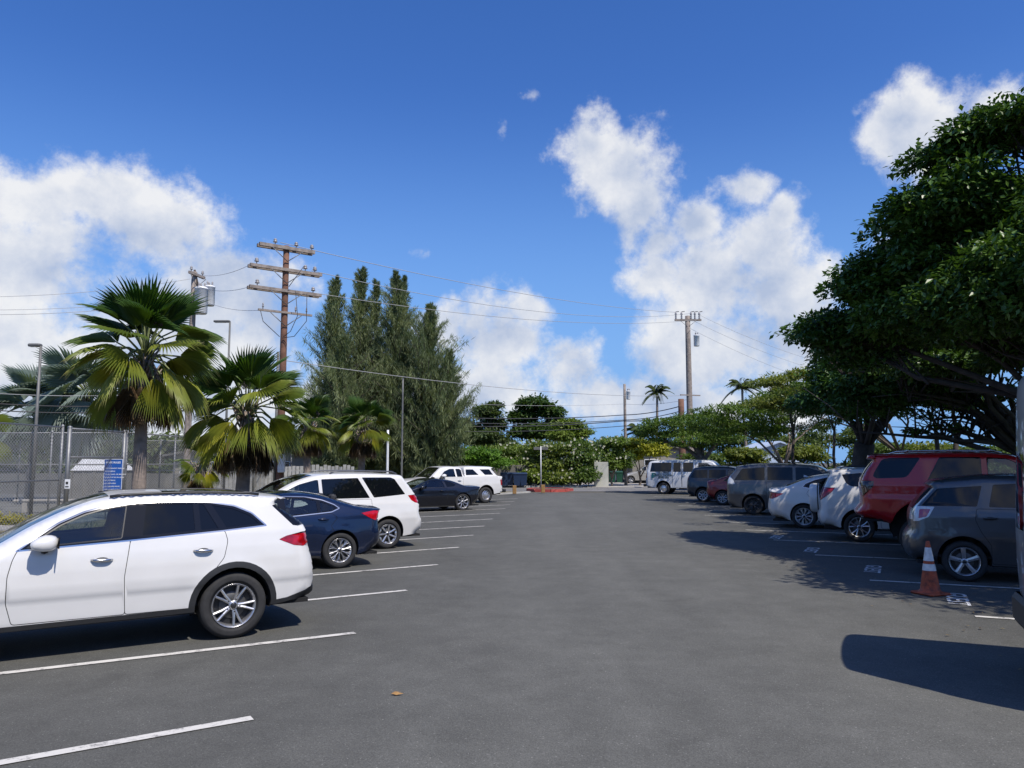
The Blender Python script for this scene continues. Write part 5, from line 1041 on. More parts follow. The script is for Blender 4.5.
def plum(u, w, top, Y, label, seed, c1=(.12, .18, .04), low=478):
    h = (487-top)/2; lob = [(u, top+10, w*.8, 8, 0), (u-w*.35, top+22, w*.7, 12, 0), (u+w*.4, top+26, w*.7, 14, .3), (u, min(top+38, low), w, 10, 0), (u, low, w*.9, 8, -.2)]
    r = bg(u, label, lob, Y, 9000, .26, (.022, .05, .012), c1, seed, r0=.09, name='plumeria_bush', fz=.6, group=PL, bark='palmbark', aspect=.4)
    r['category'] = 'bush'; g = np.random.default_rng(seed+100); C = []
    Lb = [px_lobe(a, b_, Y+dy, c, d) for (a, b_, c, d, dy) in lob]; k = 24 if u < 550 else 50; li = g.integers(0, 4, k)
    for i in li:
        l = Lb[i]; d = unit(g.normal(size=3)); d[1] = -abs(d[1]); d[2] = abs(d[2])*.8+.05; d = unit(d); C.append(np.array(l[:3])+d*np.array(l[3:6])*1.04)
    C = np.array(C)-np.array([r.location.x, r.location.y, 0]); pet = np.repeat(C, 5, 0); a = np.tile(np.arange(5)*1.2566, len(C)); D = unit(np.stack([np.cos(a), np.full_like(a, -.4), np.sin(a)], 1)); Nn = unit(np.stack([a*0, -np.ones_like(a), .3+a*0], 1)); Nn = unit(Nn-D*(Nn*D).sum(1)[:, None])
    V, Fq = leaf_quads(pet, D, Nn, .11, .08, 0); cr = [o for o in r.children if o.name.startswith('crown')][0]; me = cr.data; nv = len(me.vertices); A = np.empty(nv*3, np.float32); me.vertices.foreach_get('co', A); Lc = np.empty(len(me.loops), np.int32); me.loops.foreach_get('vertex_index', Lc); K = np.empty(nv*4, np.float32); me.color_attributes['col'].data.foreach_get('color', K)
    np_mesh('crown', np.concatenate([A.reshape(-1, 3), V]), np.concatenate([Lc.reshape(-1, 4), Fq+nv]), MAT['leaf'], np.concatenate([K.reshape(-1, 4)[:, :3], np.tile(np.array([[.60, .58, .46]]), (len(V), 1))]), r); bpy.data.objects.remove(cr)
    return r
plum(456, 20, 450, 67, low=462, label= 'yellowish leafy bush over the wall above the white pickup', seed=61); plum(480, 20, 444, 67, low=464, label= 'bush with few flowers over the wall left of the blue bins', seed=62)
plum(506, 20, 440, 67, low=464, label= 'bush over the wall directly above the blue bins', seed=63); plum(538, 20, 438, 63, 'hedge bush with pale stems behind the street sign', 64, (.14, .20, .05))
plum(561, 18, 440, 62.6, 'hedge bush with scattered white flowers over the red kerb island', 65, (.15, .20, .05)); plum(580, 18, 436, 62.8, 'dark hedge bush thick with white flowers left of the pale wall', 66, (.07, .12, .03))
plum(612, 20, 434, 64.5, low=462, label= 'tall hedge bush full of white flowers above the pale wall', seed=67, c1= (.10, .16, .04))
bg(640, 'yellow green bush with bright leaves between hedge and white van', [(636, 447, 14, 9, 0), (655, 450, 12, 9, 0), (630, 456, 10, 6, 0)], 66, 9000, .28, (.06, .09, .015), (.24, .26, .03), 68, r0=.1, name='garden_bush', fz=.7)
YB = [(745, 454, 20, 6, 'sunlit yellow green bush behind the roof of the blue grey people carrier'), (700, 458, 18, 5, 'sunlit bush behind the white van roof'), (800, 452, 20, 8, 'sunlit bush left of the thick dark trunk'), (880, 450, 26, 8, 'bright bush between the dark trunk and the red wagon'), (925, 450, 26, 8, 'bright leafy bush seen over the rear of the red wagon'), (985, 452, 28, 7, 'sunlit bush seen under the bare branches'), (1040, 452, 30, 8, 'sunlit bush at the right edge under the branches')]
for i, (u, v, w, h, lbl) in enumerate(YB):
    bg(u, lbl, [(u, v, w, h, 0), (u-w*.5, v+5, w*.6, h*.8, 0), (u+w*.6, v+6, w*.6, h*.8, 0), (u, 470, w, 8, 0)], 56-i*.5, 7000, .24, (.03, .055, .01), (.12, .15, .03) if i % 2 == 0 else (.06, .10, .025), 70+i, r0=.07, name='garden_bush', fz=.5)
# backdrop trees that close the view on both sides
BT = [(500, 446, 40, 14, 88), (560, 444, 44, 14, 90), (612, 446, 40, 12, 90), (20, 445, 60, 16, 62), (95, 440, 60, 18, 64), (175, 446, 60, 18, 60), (250, 444, 50, 18, 62), (310, 440, 44, 20, 60), (370, 446, 40, 20, 60), (420, 452, 40, 14, 64), (660, 446, 40, 12, 80), (740, 436, 50, 18, 84), (830, 436, 56, 20, 82), (915, 450, 60, 9, 80), (1000, 452, 60, 9, 78), (1075, 428, 60, 22, 76), (-60, 440, 60, 20, 58)]
BLb = ['behind the blue bins', 'behind the red kerb island', 'behind the pale wall', 'at the far left edge', 'behind the blue rules sign', 'behind the first fan palm', 'behind the second fan palm', 'behind the brown utility pole', 'behind the small fan palms', 'behind the house with the pale gable', 'right of the flowering hedge', 'behind the feathery tree', 'behind the dark trunk', 'behind the red wagon', 'behind the bare branches', 'beyond the right edge', 'beyond the left edge']
for i, (u, v, w, h, Y) in enumerate(BT):
    if i in (15, 16): continue
    bg(u, 'distant dull green tree '+BLb[i], [(u, v, w*.7, h*.7, 0), (u-w*.5, v+8, w*.6, h*.7, 0), (u+w*.5, v+7, w*.6, h*.8, 0), (u, 466, w*1.1, 14, 0)], Y, 9000, .42, (.022, .042, .014), (.075, .11, .035), 90+i, name='distant_tree', r0=.2, fz=.8, group='distant trees closing the view', gap=.08)
# ---- fan palms
def fan_palm(base, zc, R, nf, label, seed, silver=False, tall=.5, skirt=True, group='fan palms on the left verge', rt=.16, scale=1.0, nseg=26):
    g = random.Random(seed); root = empty('fan_palm', (*base, 0)); tag(root, label, 'palm', group)
    b = MB(); pts = []; rd = []
    for k in range(9):
        t = k/8; pts.append((.12*math.sin(t*2+seed), .08*math.cos(t*3+seed)-.08, -.1+(zc+.1)*t)); rd.append(rt*(1.35-.5*t+.04*g.uniform(-1, 1)))
    b.tube(pts, rd, MAT['palmbark'], 12)
    for k in range(26):       # old leaf bases
        a = g.uniform(0, 6.28); z = zc-g.uniform(.0, .9); q = Vector((math.cos(a), math.sin(a), 0)); o = Vector(pts[-1])*1.0; o.z = z
        b.tube([o+q*rt*.6, o+q*(rt+.10)+Vector((0, 0, .16)), o+q*(rt+.22)+Vector((0, 0, .36))], [.035, .028, .012], MAT['palmbark'], 5)
    b.build('trunk', root)
    V = []; Fc = []; Cc = []
    pet = MB(); top = Vector(pts[-1])
    def blade(P, Fd, Sd, Nd, Rb, c0, c1, tip, half, droop, live=True, narrow=.0):
        n = nseg
        for i in range(n):
            a = (-1+2*(i+.5)/n)*half; da = half/n
            ln = Rb*(.80+.20*math.cos(a*.9))*(1+g.uniform(-.10, .05))
            if g.random() < .05: continue
            def pt(r, ang, lift):
                q = P+(Fd*math.cos(ang)+Sd*math.sin(ang))*r+Nd*(lift+.16*Rb*(abs(math.sin(ang))**1.5)*(r/Rb)); q = q.copy(); q.z -= droop*(r/Rb)**2.4*Rb; return q
            w = .60; hd = da*1.02; k0 = len(V)
            pl = .05*Rb
            rows = [(.06, hd, .0), (.34, hd, pl*.7), (w, hd, pl), (.82, hd*.42, pl*.4)]
            for (r, h_, l) in rows:
                V.extend([pt(ln*r, a-h_, 0), pt(ln*r, a, l), pt(ln*r, a+h_, 0)])
            V.append(pt(ln, a+g.uniform(-.3, .3)*da, -.02))
            for rix in range(3):
                for s in (0, 1):
                    A = k0+rix*3+s; Fc.append((A, A+1, A+4)); Fc.append((A, A+4, A+3))
            Fc.append((k0+9, k0+10, k0+12)); Fc.append((k0+10, k0+11, k0+12))
            gshade = g.uniform(.85, 1.15)
            for (r, *_r) in rows:
                t = min(1, r*1.1); cc = [c0[j]*(1-t)+c1[j]*t for j in range(3)]; 
                for q in range(3): Cc.append([x*gshade*(1.0 if q == 1 else .92) for x in cc])
            Cc.append([x for x in tip])
    for i in range(nf):
        t = (i+.5)/nf; az_ = i*2.39996+g.uniform(-.25, .25); e = R_(86-tall*(120*t+130*t*t)+g.uniform(-14, 14)); e = max(e, R_(-58))
        Lp = R*(.32+.12*g.random())*(1 if e > 0 else .9); Rb = R*(.56+.10*g.random())*(1-.16*math.cos(e)**2)*(1+.12*max(0, math.sin(e)))*g.uniform(.86, 1.06); h = Vector((math.cos(az_), math.sin(az_), 0))
        d0 = h*math.cos(e)+Vector((0, 0, math.sin(e))); e2 = e-R_(14+22*(1-abs(e)/1.57)); d1 = h*math.cos(e2)+Vector((0, 0, math.sin(e2)))
        p0 = top+h*rt*.5+Vector((0, 0, g.uniform(-.25, .1))); p1 = p0+d0*Lp*.5; p2 = p1+d1*Lp*.5
        old = max(0.0, min(1.0, (t-.30)/.55+g.uniform(-.18, .18))) if not silver else 0
        pc = MAT['petiole']; pet.tube([p0, p1, p2, p2+d1*Rb*.2], [.026*R/1.6, .019*R/1.6, .015*R/1.6, .006], pc, 5)
        S_ = Vector((-h.y, h.x, 0)); e3 = e2-R_(10 if e2 > 0 else 4); Fd = h*math.cos(e3)+Vector((0, 0, math.sin(e3))); Nd = S_.cross(Fd)*-1
        if Nd.z < 0 and e3 > -1.2: Nd = -Nd
        tw = g.uniform(-.75, .75); S2 = S_*math.cos(tw)+Nd*math.sin(tw); N2 = Nd*math.cos(tw)-S_*math.sin(tw)
        if silver: c0, c1, tip = (.22, .27, .24), (.16, .21, .18), (.2, .24, .2)
        else:
            gr0, gr1 = (.10, .16, .03), (.046, .105, .02); ye0, ye1 = (.62, .54, .06), (.30, .34, .045); yy = old*g.uniform(.45, 1.0)
            c0 = [gr0[j]*(1-yy)+ye0[j]*yy for j in range(3)]; c1 = [gr1[j]*(1-yy)+ye1[j]*yy for j in range(3)]; tip = (.16, .13, .05) if yy > .3 else (.05, .08, .02)
        blade(p2, Fd.normalized(), S2.normalized(), N2.normalized(), Rb, c0, c1, tip, R_(82 if silver else 60 if e > .2 else 44), .05+.32*max(0, math.cos(e)))
    if skirt:
        for i in range(12):
            az_ = i*2.4+g.uniform(-.3, .3); h = Vector((math.cos(az_), math.sin(az_), 0)); p0 = top+h*rt-Vector((0, 0, .15)); p2 = p0+h*R*.16-Vector((0, 0, R*.30)); S_ = Vector((-h.y, h.x, 0)); Fd = (h*.12-Vector((0, 0, 1))).normalized()
            br = g.random(); c = (.05+.16*br, .035+.10*br, .02+.05*br); blade(p2, Fd, S_, h, R*.55, c, [x*.8 for x in c], c, R_(34), 0)
            pet.tube([p0, p2], [.02, .015], MAT['palmbark'], 4)
    pet.build('leaf_stalks', root)
    np_mesh('crown', [tuple(v) for v in V], Fc, MAT['frond'], np.array(Cc), root)
    if not silver and R > 1.3:
        b = MB()
        for k in range(3):
            a = g.uniform(0, 6.28); h = Vector((math.cos(a), math.sin(a), 0)); q = [top+Vector((0, 0, .05)), top+h*R*.25+Vector((0, 0, R*.34)), top+h*R*.5+Vector((0, 0, R*.30))]; b.tube(q, [.015, .012, .01], MAT['petiole'], 5)
            for m in range(40): c = q[2]+Vector((g.gauss(0, .05), g.gauss(0, .05), g.gauss(0, .05))); b.lathe([(.001, -.018), (.018, 0), (.001, .018)], MAT['darkbark'], 5, Matrix.Translation(c))
        b.build('fruit_cluster', root)
    return root
MAT['petiole'] = simple('petiole', (.16, .19, .07), rough=.5, var=.2)
p = atY(150, 375, 17); fan_palm((p.x, p.y), 4.4, 1.9, 36, 'tallest fan palm with yellowing lower fans, nearest on the left verge', 3, rt=.125)
p = atY(243, 420, 20); fan_palm((p.x, p.y), 3.3, 1.85, 36, 'wide fan palm just left of the brown utility pole', 6, rt=.16)
p = atY(311, 425, 29); fan_palm((p.x, p.y), 3.4, 1.35, 28, 'small fan palm just right of the brown utility pole', 9, rt=.13)
p = atY(361, 425, 31); fan_palm((p.x, p.y), 3.4, 1.4, 28, 'small fan palm in front of the ironwoods', 12, rt=.13)
p = atY(205, 462, 26); fan_palm((p.x, p.y), 1.9, 1.0, 14, 'low fan palm behind and between the two big ones', 15, rt=.13)
SG = 'silvery fan palms beyond the fence'
p = atY(92, 392, 36); fan_palm((p.x, p.y), 4.9, 3.2, 24, 'silvery fan palm behind the fence beside the lamp post', 14, silver=True, skirt=False, group=SG)
p = atY(38, 402, 38); fan_palm((p.x, p.y), 4.4, 2.9, 22, 'lower silvery fan palm left of the lamp post', 17, silver=True, skirt=False, group=SG)
p = atY(-34, 425, 30); fan_palm((p.x, p.y), 3.2, 1.9, 20, 'fan palm cut by the left edge of the view', 19, skirt=False, group=None)
# ---- coconut palms, far away
def coco(u, v, Y, R, label, seed, nf=24):
    g = random.Random(seed); c = atY(u, v, Y); root = empty('coconut_palm', (c.x, c.y, 0)); tag(root, label, 'palm', 'coconut palms far behind the right row')
    b = MB(); bend = g.uniform(-.6, .6); b.tube([(bend*(1-t)**2, 0, -.1+(c.z+.1)*t) for t in np.linspace(0, 1, 8)], [.2-.09*t for t in np.linspace(0, 1, 8)], MAT['palmbark'], 8); b.build('trunk', root)
    P = []; D = []; Nn = []; Ls = []
    for i in range(nf):
        a = i*2.4+g.uniform(-.3, .3); e = R_(g.uniform(-15, 65)); h = np.array([math.cos(a), math.sin(a), 0]); s = np.array([-h[1], h[0], 0])
        for k in range(26):
            t = (k+1)/26; q = h*R*t*math.cos(e)+np.array([0, 0, R*t*math.sin(e)-R*.5*t**2.2])
            for sg in (-1, 1):
                P.append(q+[0, 0, c.z]); D.append(s*sg*.8+h*.45+np.array([0, 0, -.45])); Nn.append([0, 0, 1]); Ls.append(R*.34*(1-.5*t))
    P = np.array(P); D = unit(np.array(D)); Nn = np.array(Nn, float); Nn = unit(Nn-D*(Nn*D).sum(1)[:, None]); V, Fq = leaf_quads(P, D, Nn, np.array(Ls), .12*R/2, 0)
    cc = ramp((.05, .085, .02), (.11, .13, .04), np.random.default_rng(seed).random(len(P))); np_mesh('crown', V, Fq, MAT['frond'], np.repeat(cc, 4, 0), root)
coco(657, 391, 85, 1.9, 'slender coconut palm standing clear against the sky left of the tall grey pole', 1)
coco(742, 386, 80, 2.1, 'coconut palm with yellowish crown above the feathery tree', 2, 30)
coco(640, 432, 78, 2.2, 'low coconut palm just above the yellow green bush', 3)
coco(776, 402, 90, 2.0, 'coconut palm half hidden behind the airy light tree', 4)

for i, (u, Y, r, lb_) in enumerate([(792, 34, .07, 'thin dark trunk left of the thick straight one'), (833, 30, .06, 'thin dark trunk close beside the thick straight one'), (934, 30, .09, 'thin dark trunk over the rear of the red wagon'), (955, 29, .10, 'dark trunk just right of the thinner one over the red wagon'), ]):
    c = atY(u, 400, Y); tree('slender_tree', (c.x, Y), [px_lobe(u-8, 398, Y, 16, 9), px_lobe(u+12, 404, Y, 18, 9), px_lobe(u, 390, Y, 18, 8)], r, 5000, .15, (.016, .04, .010), (.06, .11, .025), 'slender tree with a '+lb_, seed=200+i, twigs=3, fz=3.2, bark='darkbark')

# tree row added unseen behind the camera to dim reflections in paint and glass
gg = random.Random(12); wl = [(x+gg.uniform(-1, 1), -19+gg.uniform(-2, 2)-abs(x)*.05, gg.uniform(3.0, 5.2), 3.6, 2.6, gg.uniform(2.6, 3.8)) for x in range(-44, 50, 4)]
wd = crown_leaves(wl, 34000, .55, (.02, .045, .012), (.06, .10, .025), 300, name='added_tree_row'); tag(wd, kind='stuff')
# ------------------------------------------------------------------ poles, wires, lamps
MAT['insul'] = simple('insulator', (.30, .28, .27), rough=.25, var=.1, coat=.5)
MAT['tank'] = simple('transformer_paint', (.72, .73, .73), rough=.35, var=.1)
MAT['lampgrey'] = simple('lamp_paint', (.13, .13, .125), rough=.5, var=.1)
def crossarm(root, z, half, rot, w=.12, braces=True, ins=(), mat='greywood', knob=.07, double=False, tilt=0.0):
    c, s = math.cos(rot), math.sin(rot); X = Vector((c, s, tilt)); Y = Vector((-s, c, 0))
    b = MB()
    for off in ((-.13, .13) if double else (-.13,)):
        o = Vector((0, 0, z))+Y*off; P = [o-X*half, o+X*half]; vs = []
        for p in P: vs += [p-Y*w/2-Vector((0, 0, w/2)), p+Y*w/2-Vector((0, 0, w/2)), p+Y*w/2+Vector((0, 0, w/2)), p-Y*w/2+Vector((0, 0, w/2))]
        b.add(vs, [(0, 1, 5, 4), (1, 2, 6, 5), (2, 3, 7, 6), (3, 0, 4, 7), (3, 2, 1, 0), (4, 5, 6, 7)], MAT[mat], False)
    a = b.build('crossarm', root)
    if braces:
        for sg in (-1, 1):
            b = MB(); b.tube([Vector((0, 0, z-.55))-Y*.17, Vector((0, 0, z-.07))+X*sg*.62-Y*.2], .018, MAT['galv'], 5); b.build('brace', root)
    for i in ins:
        b = MB(); o = Vector((0, 0, z+w/2))+X*i-Y*.13; M = Matrix.Translation(o)
        b.lathe([(.02, -.02), (.02, .08), (knob*.9, .09), (knob, .13), (knob*.6, .15), (knob*.8, .17), (knob*.75, .21), (.02, .25), (.001, .25)], MAT['insul'], 12, M); b.build('insulator', root)
def transformer(root, o, r=.28, h=.8):
    b = MB(); M = Matrix.Translation(o); b.lathe([(.001, 0), (r*.9, 0), (r, .04), (r, h*.9), (r*1.06, h*.91), (r*1.06, h*.95), (r*.8, h), (.001, h*1.03)], MAT['tank'], 20, M)
    for a in (0, 2.1, 4.2): b.lathe([(.03, 0), (.05, .05), (.03, .09), (.05, .13), (.02, .2), (.001, .2)], MAT['insul'], 8, M @ Matrix.Translation((r*.5*math.cos(a), r*.5*math.sin(a), h)))
    b.build('transformer', root)
def pole(base, h, r, label, mat='wood', name='utility_pole', group='utility poles', lean=(0, 0)):
    root = empty(name, (base[0], base[1], 0)); tag(root, label, 'pole', group)
    b = MB(); b.tube([(lean[0]*t, lean[1]*t, -.1+(h+.1)*t) for t in np.linspace(0, 1, 8)], [r*(1.12-.3*t) for t in np.linspace(0, 1, 8)], MAT[mat], 14); b.build('shaft', root); return root
p1 = atY(286.5, 246, 30); P1 = pole((p1.x, p1.y), p1.z, .14, 'tall reddish brown utility pole with four crossarms above the fan palms', 'wood')
k = 30/F; rt_ = R_(36)
ztop = p1.z
crossarm(P1, ztop-.12, 1.12, rt_, .13, ins=(-.5, .35, 1.0), mat='greywood', double=True, knob=.09, tilt=0)
crossarm(P1, ztop-1.0, 1.45, rt_, .12, ins=(-1.2, .75, 1.15), mat='greywood', double=True, knob=.09, tilt=0)
crossarm(P1, ztop-1.85, 1.45, rt_, .12, ins=(-1.15, 1.1), mat='greywood', double=True, knob=.09, tilt=0)
crossarm(P1, ztop-2.72, 1.08, rt_, .08, ins=(-.9, .4, .85), mat='greywood', knob=.04, tilt=0)
for q in ([(-.9, -.2, ztop-2.6), (-.75, -.25, ztop-3.1), (-.1, -.2, ztop-3.7)], [(.5, -.3, ztop-1.9), (.62, -.35, ztop-2.9), (.35, -.3, ztop-3.5), (.05, -.2, ztop-3.7)], [(.95, -.3, ztop-2.0), (.98, -.35, ztop-3.1), (.5, -.3, ztop-3.7), (0, -.2, ztop-3.75)], [(.2, -.2, ztop-1.7), (.8, -.3, ztop-.9)]):
    b = MB(); b.tube(q, .014, MAT['wire'], 5); b.build('jumper_wire', P1)
b = MB(); b.tube([(-.17, -.1, 0), (-.17, -.1, 6.3)], .05, MAT['lampgrey'], 8); b.build('conduit', P1)
b = MB(); b.rbox(.0, -.30, 1.6, .26, -.15, 2.3, MAT['tank'], .02); b.build('meter_box', P1)
p2 = atY(194.5, 272, 35); P2 = pole((p2.x, p2.y), p2.z, .15, 'grey utility pole carrying two white transformers behind the first fan palm', 'greywood')
transformer(P2, Vector((.42, -.15, p2.z-2.0)), .29, 1.25); transformer(P2, Vector((.55, .45, p2.z-1.5)), .25, .95); crossarm(P2, p2.z-.15, .6, R_(80), .12, ins=(-.45, .45)); 
b = MB(); b.tube([(.0, 0, p2.z+.1), (.25, 0, p2.z-.9)], .05, MAT['darkbark'], 6); b.build('bracket', P2)
p3 = atY(687.5, 316, 60); P3 = pole((p3.x, p3.y), p3.z, .235, 'tallest grey utility pole on the right with insulators and a hanging transformer', 'greywood')
crossarm(P3, p3.z-.35, 1.05, 0, .14, ins=(), mat='greywood')
for x in (-.95, -.5, .25, .55, .9): 
    b = MB(); b.lathe([(.04, 0), (.09, .06), (.05, .12), (.09, .2), (.05, .3), (.10, .4), (.04, .62), (.001, .64)], MAT['insul'], 8, Matrix.Translation((x, -.13, p3.z-.3))); b.tube([(x, -.13, p3.z+.3), (x+.25, -.13, p3.z+.34)], .03, MAT['wire'], 5); b.build('insulator', P3)
transformer(P3, Vector((.62, -.2, p3.z-2.45)), .22, .9); crossarm(P3, p3.z-6.3, .9, R_(20), .09, braces=False)
p4 = atY(624.5, 384, 66); P4 = pole((p4.x, p4.y), p4.z, .13, 'thin dark utility pole with small transformer above the flowering hedge', 'greywood'); transformer(P4, Vector((.30, -.1, p4.z-1.35)), .17, .75)
p5 = atY(403, 378, 40); P5 = pole((p5.x, p5.y), p5.z, .05, 'slim bare metal pole in front of the ironwoods', 'lampgrey', 'metal_pole', None)
p6 = atY(388, 430, 36); P6 = pole((p6.x, p6.y), p6.z, .06, 'short white pipe post behind the roof of the white minivan', 'tank', 'pipe_post', None)
p7 = atY(681, 399, 58); P7 = pole((p7.x, p7.y), p7.z, .26, 'short thick stub pole beside the tallest grey utility pole', 'wood')
def street_lamp(u, v, Y, dirx, label, L=.7):
    p = atY(u, v, Y); root = empty('street_lamp', (p.x, p.y, 0)); tag(root, label, 'lamp', 'lamps over the court'); b = MB(); b.tube([(0, 0, 0), (0, 0, p.z)], [.065, .045], MAT['lampgrey'], 10); b.build('shaft', root)
    b = MB(); b.rbox(min(0, dirx*L), -.12, p.z-.02, max(0, dirx*L), .12, p.z+.08, MAT['lampgrey'], .03); b.box(min(dirx*L*.3, dirx*L*.95), -.09, p.z-.03, max(dirx*L*.3, dirx*L*.95), .09, p.z-.022, MAT['tank']); b.build('lamp_head', root)
street_lamp(41, 346, 27, -1, 'slim grey lamp post with flat head, standing behind the chain link fence', .42)
street_lamp(230, 322, 38, -1, 'dark flat lamp head on a post rising between the two big fan palms', .8)
def wire(a, b_, sag, label, r=.012, group=None, n=14, mat=None):
    A, B = Vector(a), Vector(b_); m = MB(); m.tube([A+(B-A)*t-Vector((0, 0, sag*4*t*(1-t))) for t in np.linspace(0, 1, n)], r*.8, MAT['lightwire' if r < .019 else 'wire'], 5)
    o = m.build('overhead_wire'); tag(o, label, 'wire', group); return o
def A1(x, dz): return (p1.x+x*math.cos(rt_), p1.y+x*math.sin(rt_), ztop+dz)
G1 = 'wires from the brown pole to the tall grey pole'
wire(A1(-.25, .1), (p3.x-.9, p3.y, p3.z+.3), .5, 'uppermost thin wire from brown pole to tall grey pole', .018, G1)
wire(A1(1.05, -.85), (p3.x+.2, p3.y, p3.z+.2), .9, 'second thin wire from brown pole to tall grey pole', .016, G1)
wire(A1(1.02, -1.75), (p3.x+.9, p3.y, p3.z-.3), .7, 'third thin wire from brown pole to tall grey pole', .016, G1)
wire((p1.x, p1.y, ztop-4.6), (p3.x, p3.y, p3.z-6.3), .5, 'lower thin wire from brown pole past the ironwoods to the tall grey pole', .018, G1)
G2 = 'thick cables low over the street'
for i, (z0, v0, v1, r) in enumerate([(0, 411, 406, .045), (0, 416, 411, .04), (0, 422, 415, .05), (0, 427, 421, .035)]):
    a = atY(300, v0-3, 52); m = atY(624, v0+4 if i < 2 else v0-1, 65.6); e = atY(681, v1, 58)
    wire(a, m, .5, ['uppermost', 'second', 'third', 'lowest'][i]+' of the thick cables left of the thin dark pole', r, G2); wire(m, e, .15, ['uppermost', 'second', 'third', 'lowest'][i]+' of the thick cables between thin dark pole and stub pole', r, G2)
wire(atY(430, 402, 55), atY(624, 404, 65.6), .2, 'thin cable above the thick ones in front of the dark round tree', .015, G2)
wire(atY(624, 404, 65.6), (p3.x, p3.y, 6.9), .2, 'thin cable from thin dark pole to the tall grey pole', .015, G2)
G3 = 'wires on the left leading to the transformer pole'
for i, (u0, v0, v1, r) in enumerate([(-60, 297, 279, .012), (-60, 309, 296, .012), (-60, 314, 300, .014), (-60, 399, 402, .03), (-60, 406, 408, .03), (-60, 389, 391, .016)]):
    z = atY(u0, v0, 30); e = (p2.x-.2, p2.y, atY(194, v1, 35).z); wire(z, e, .25, ['highest thin wire', 'second thin wire', 'third thin wire', 'upper thick cable', 'lower thick cable', 'fourth thin wire'][i]+' reaching the transformer pole from the left edge', r, G3)
for i, (dz, x) in enumerate([(-.9, -1.3), (-1.8, -1.3), (-2.7, -.9)]): wire((p2.x, p2.y, p2.z-.1-.5*i), A1(x, dz), .25, ['top', 'middle', 'bottom'][i]+' wire between the transformer pole and the brown pole', .012, 'wires between the two left poles')
G4 = 'wires leaving the tall grey pole to the right'
for i, (v, x) in enumerate([(372, .9), (381, .5), (395, 0)]): wire((p3.x+x, p3.y, p3.z+.1-.5*i), atY(860, v, 66), .5, ['top', 'middle', 'bottom'][i]+' wire leaving the tall grey pole towards the big tree', .014, G4)
# ------------------------------------------------------------------ chain link fences
def linkmat():
    m, nt, p, o = newmat('chain_link'); geo = N(nt, 'ShaderNodeNewGeometry'); s = N(nt, 'ShaderNodeSeparateXYZ'); tcx = N(nt, 'ShaderNodeTexCoord'); lk(nt, tcx.outputs['Object'], s.inputs[0])
    def ma(op, a, b=None):
        n = N(nt, 'ShaderNodeMath', operation=op)
        for i, x in enumerate((a, b)):
            if x is None: continue
            if isinstance(x, (int, float)): n.inputs[i].default_value = x
            else: lk(nt, x, n.inputs[i])
        return n.outputs[0]
    P = .115; a = ma('DIVIDE', ma('ADD', s.outputs[0], s.outputs[2]), P); b = ma('DIVIDE', ma('SUBTRACT', s.outputs[0], s.outputs[2]), P)
    la = ma('LESS_THAN', ma('FRACT', a), .13); lb_ = ma('LESS_THAN', ma('FRACT', b), .13); mk_ = ma('MAXIMUM', la, lb_)
    p.inputs['Base Color'].default_value = (.34, .34, .33, 1); p.inputs['Metallic'].default_value = .3; p.inputs['Roughness'].default_value = .5
    t = N(nt, 'ShaderNodeBsdfTransparent'); mx = N(nt, 'ShaderNodeMixShader'); lk(nt, mk_, mx.inputs[0]); lk(nt, t.outputs[0], mx.inputs[1]); lk(nt, p.outputs[0], mx.inputs[2]); lk(nt, mx.outputs[0], o.inputs['Surface']); return m
MAT['link'] = linkmat()
def fence(a, b_, h, posts, label, rails=(1.0,), name='chain_link_fence', group='chain link fences on the left', pr=.035, z0=.08):
    A = Vector((*a, 0)); B = Vector((*b_, 0)); L = (B-A).length; root = empty(name, (A.x, A.y, z0), math.atan2(B.y-A.y, B.x-A.x)); tag(root, label, 'fence', group)
    for k in range(posts+1):
        x = L*k/posts; m = MB(); m.tube([(x, .03, -.1), (x, .03, h+.04)], pr*(1.3 if k in (0, posts) else 1), MAT['galv'], 8); m.lathe([(pr*1.5, 0), (pr*1.3, .04), (.001, .07)], MAT['galv'], 8, Matrix.Translation((x, .03, h+.03))); m.build('post', root)
    for f in rails: m = MB(); m.tube([(0, .03, h*f), (L, .03, h*f)], pr*.7, MAT['galv'], 6); m.build('rail', root)
    m = MB(); m.add([(0, 0, .02), (L, 0, .02), (L, 0, h), (0, 0, h)], [(0, 1, 2, 3)], MAT['link'], False); m.build('mesh', root); return root
fence((-14.6, 13.0), (-13.75, 23.6), 2.98, 3, 'nearest chain link fence panel run at the left edge behind the white crossover', (1.0, .46))
f = fence((-13.7, 23.9), (-13.5, 26.9), 2.95, 1, 'chain link gate between two thick posts left of the blue sign', (1.0, .70, .1), name='fence_gate', pr=.05)
fence((-13.5, 27.0), (-13.1, 46), 2.95, 5, 'long chain link fence running back behind the fan palms', (1.0, .62))
fence((-30, 39.5), (-13.2, 39.5), 3.0, 7, 'far chain link fence across the court, seen through the near one', (1.0, .5), group='chain link fences on the left')
fence((-30, 28), (-13.6, 27.2), 2.95, 6, 'chain link fence running left from the gate across the court', (1.0, .62))
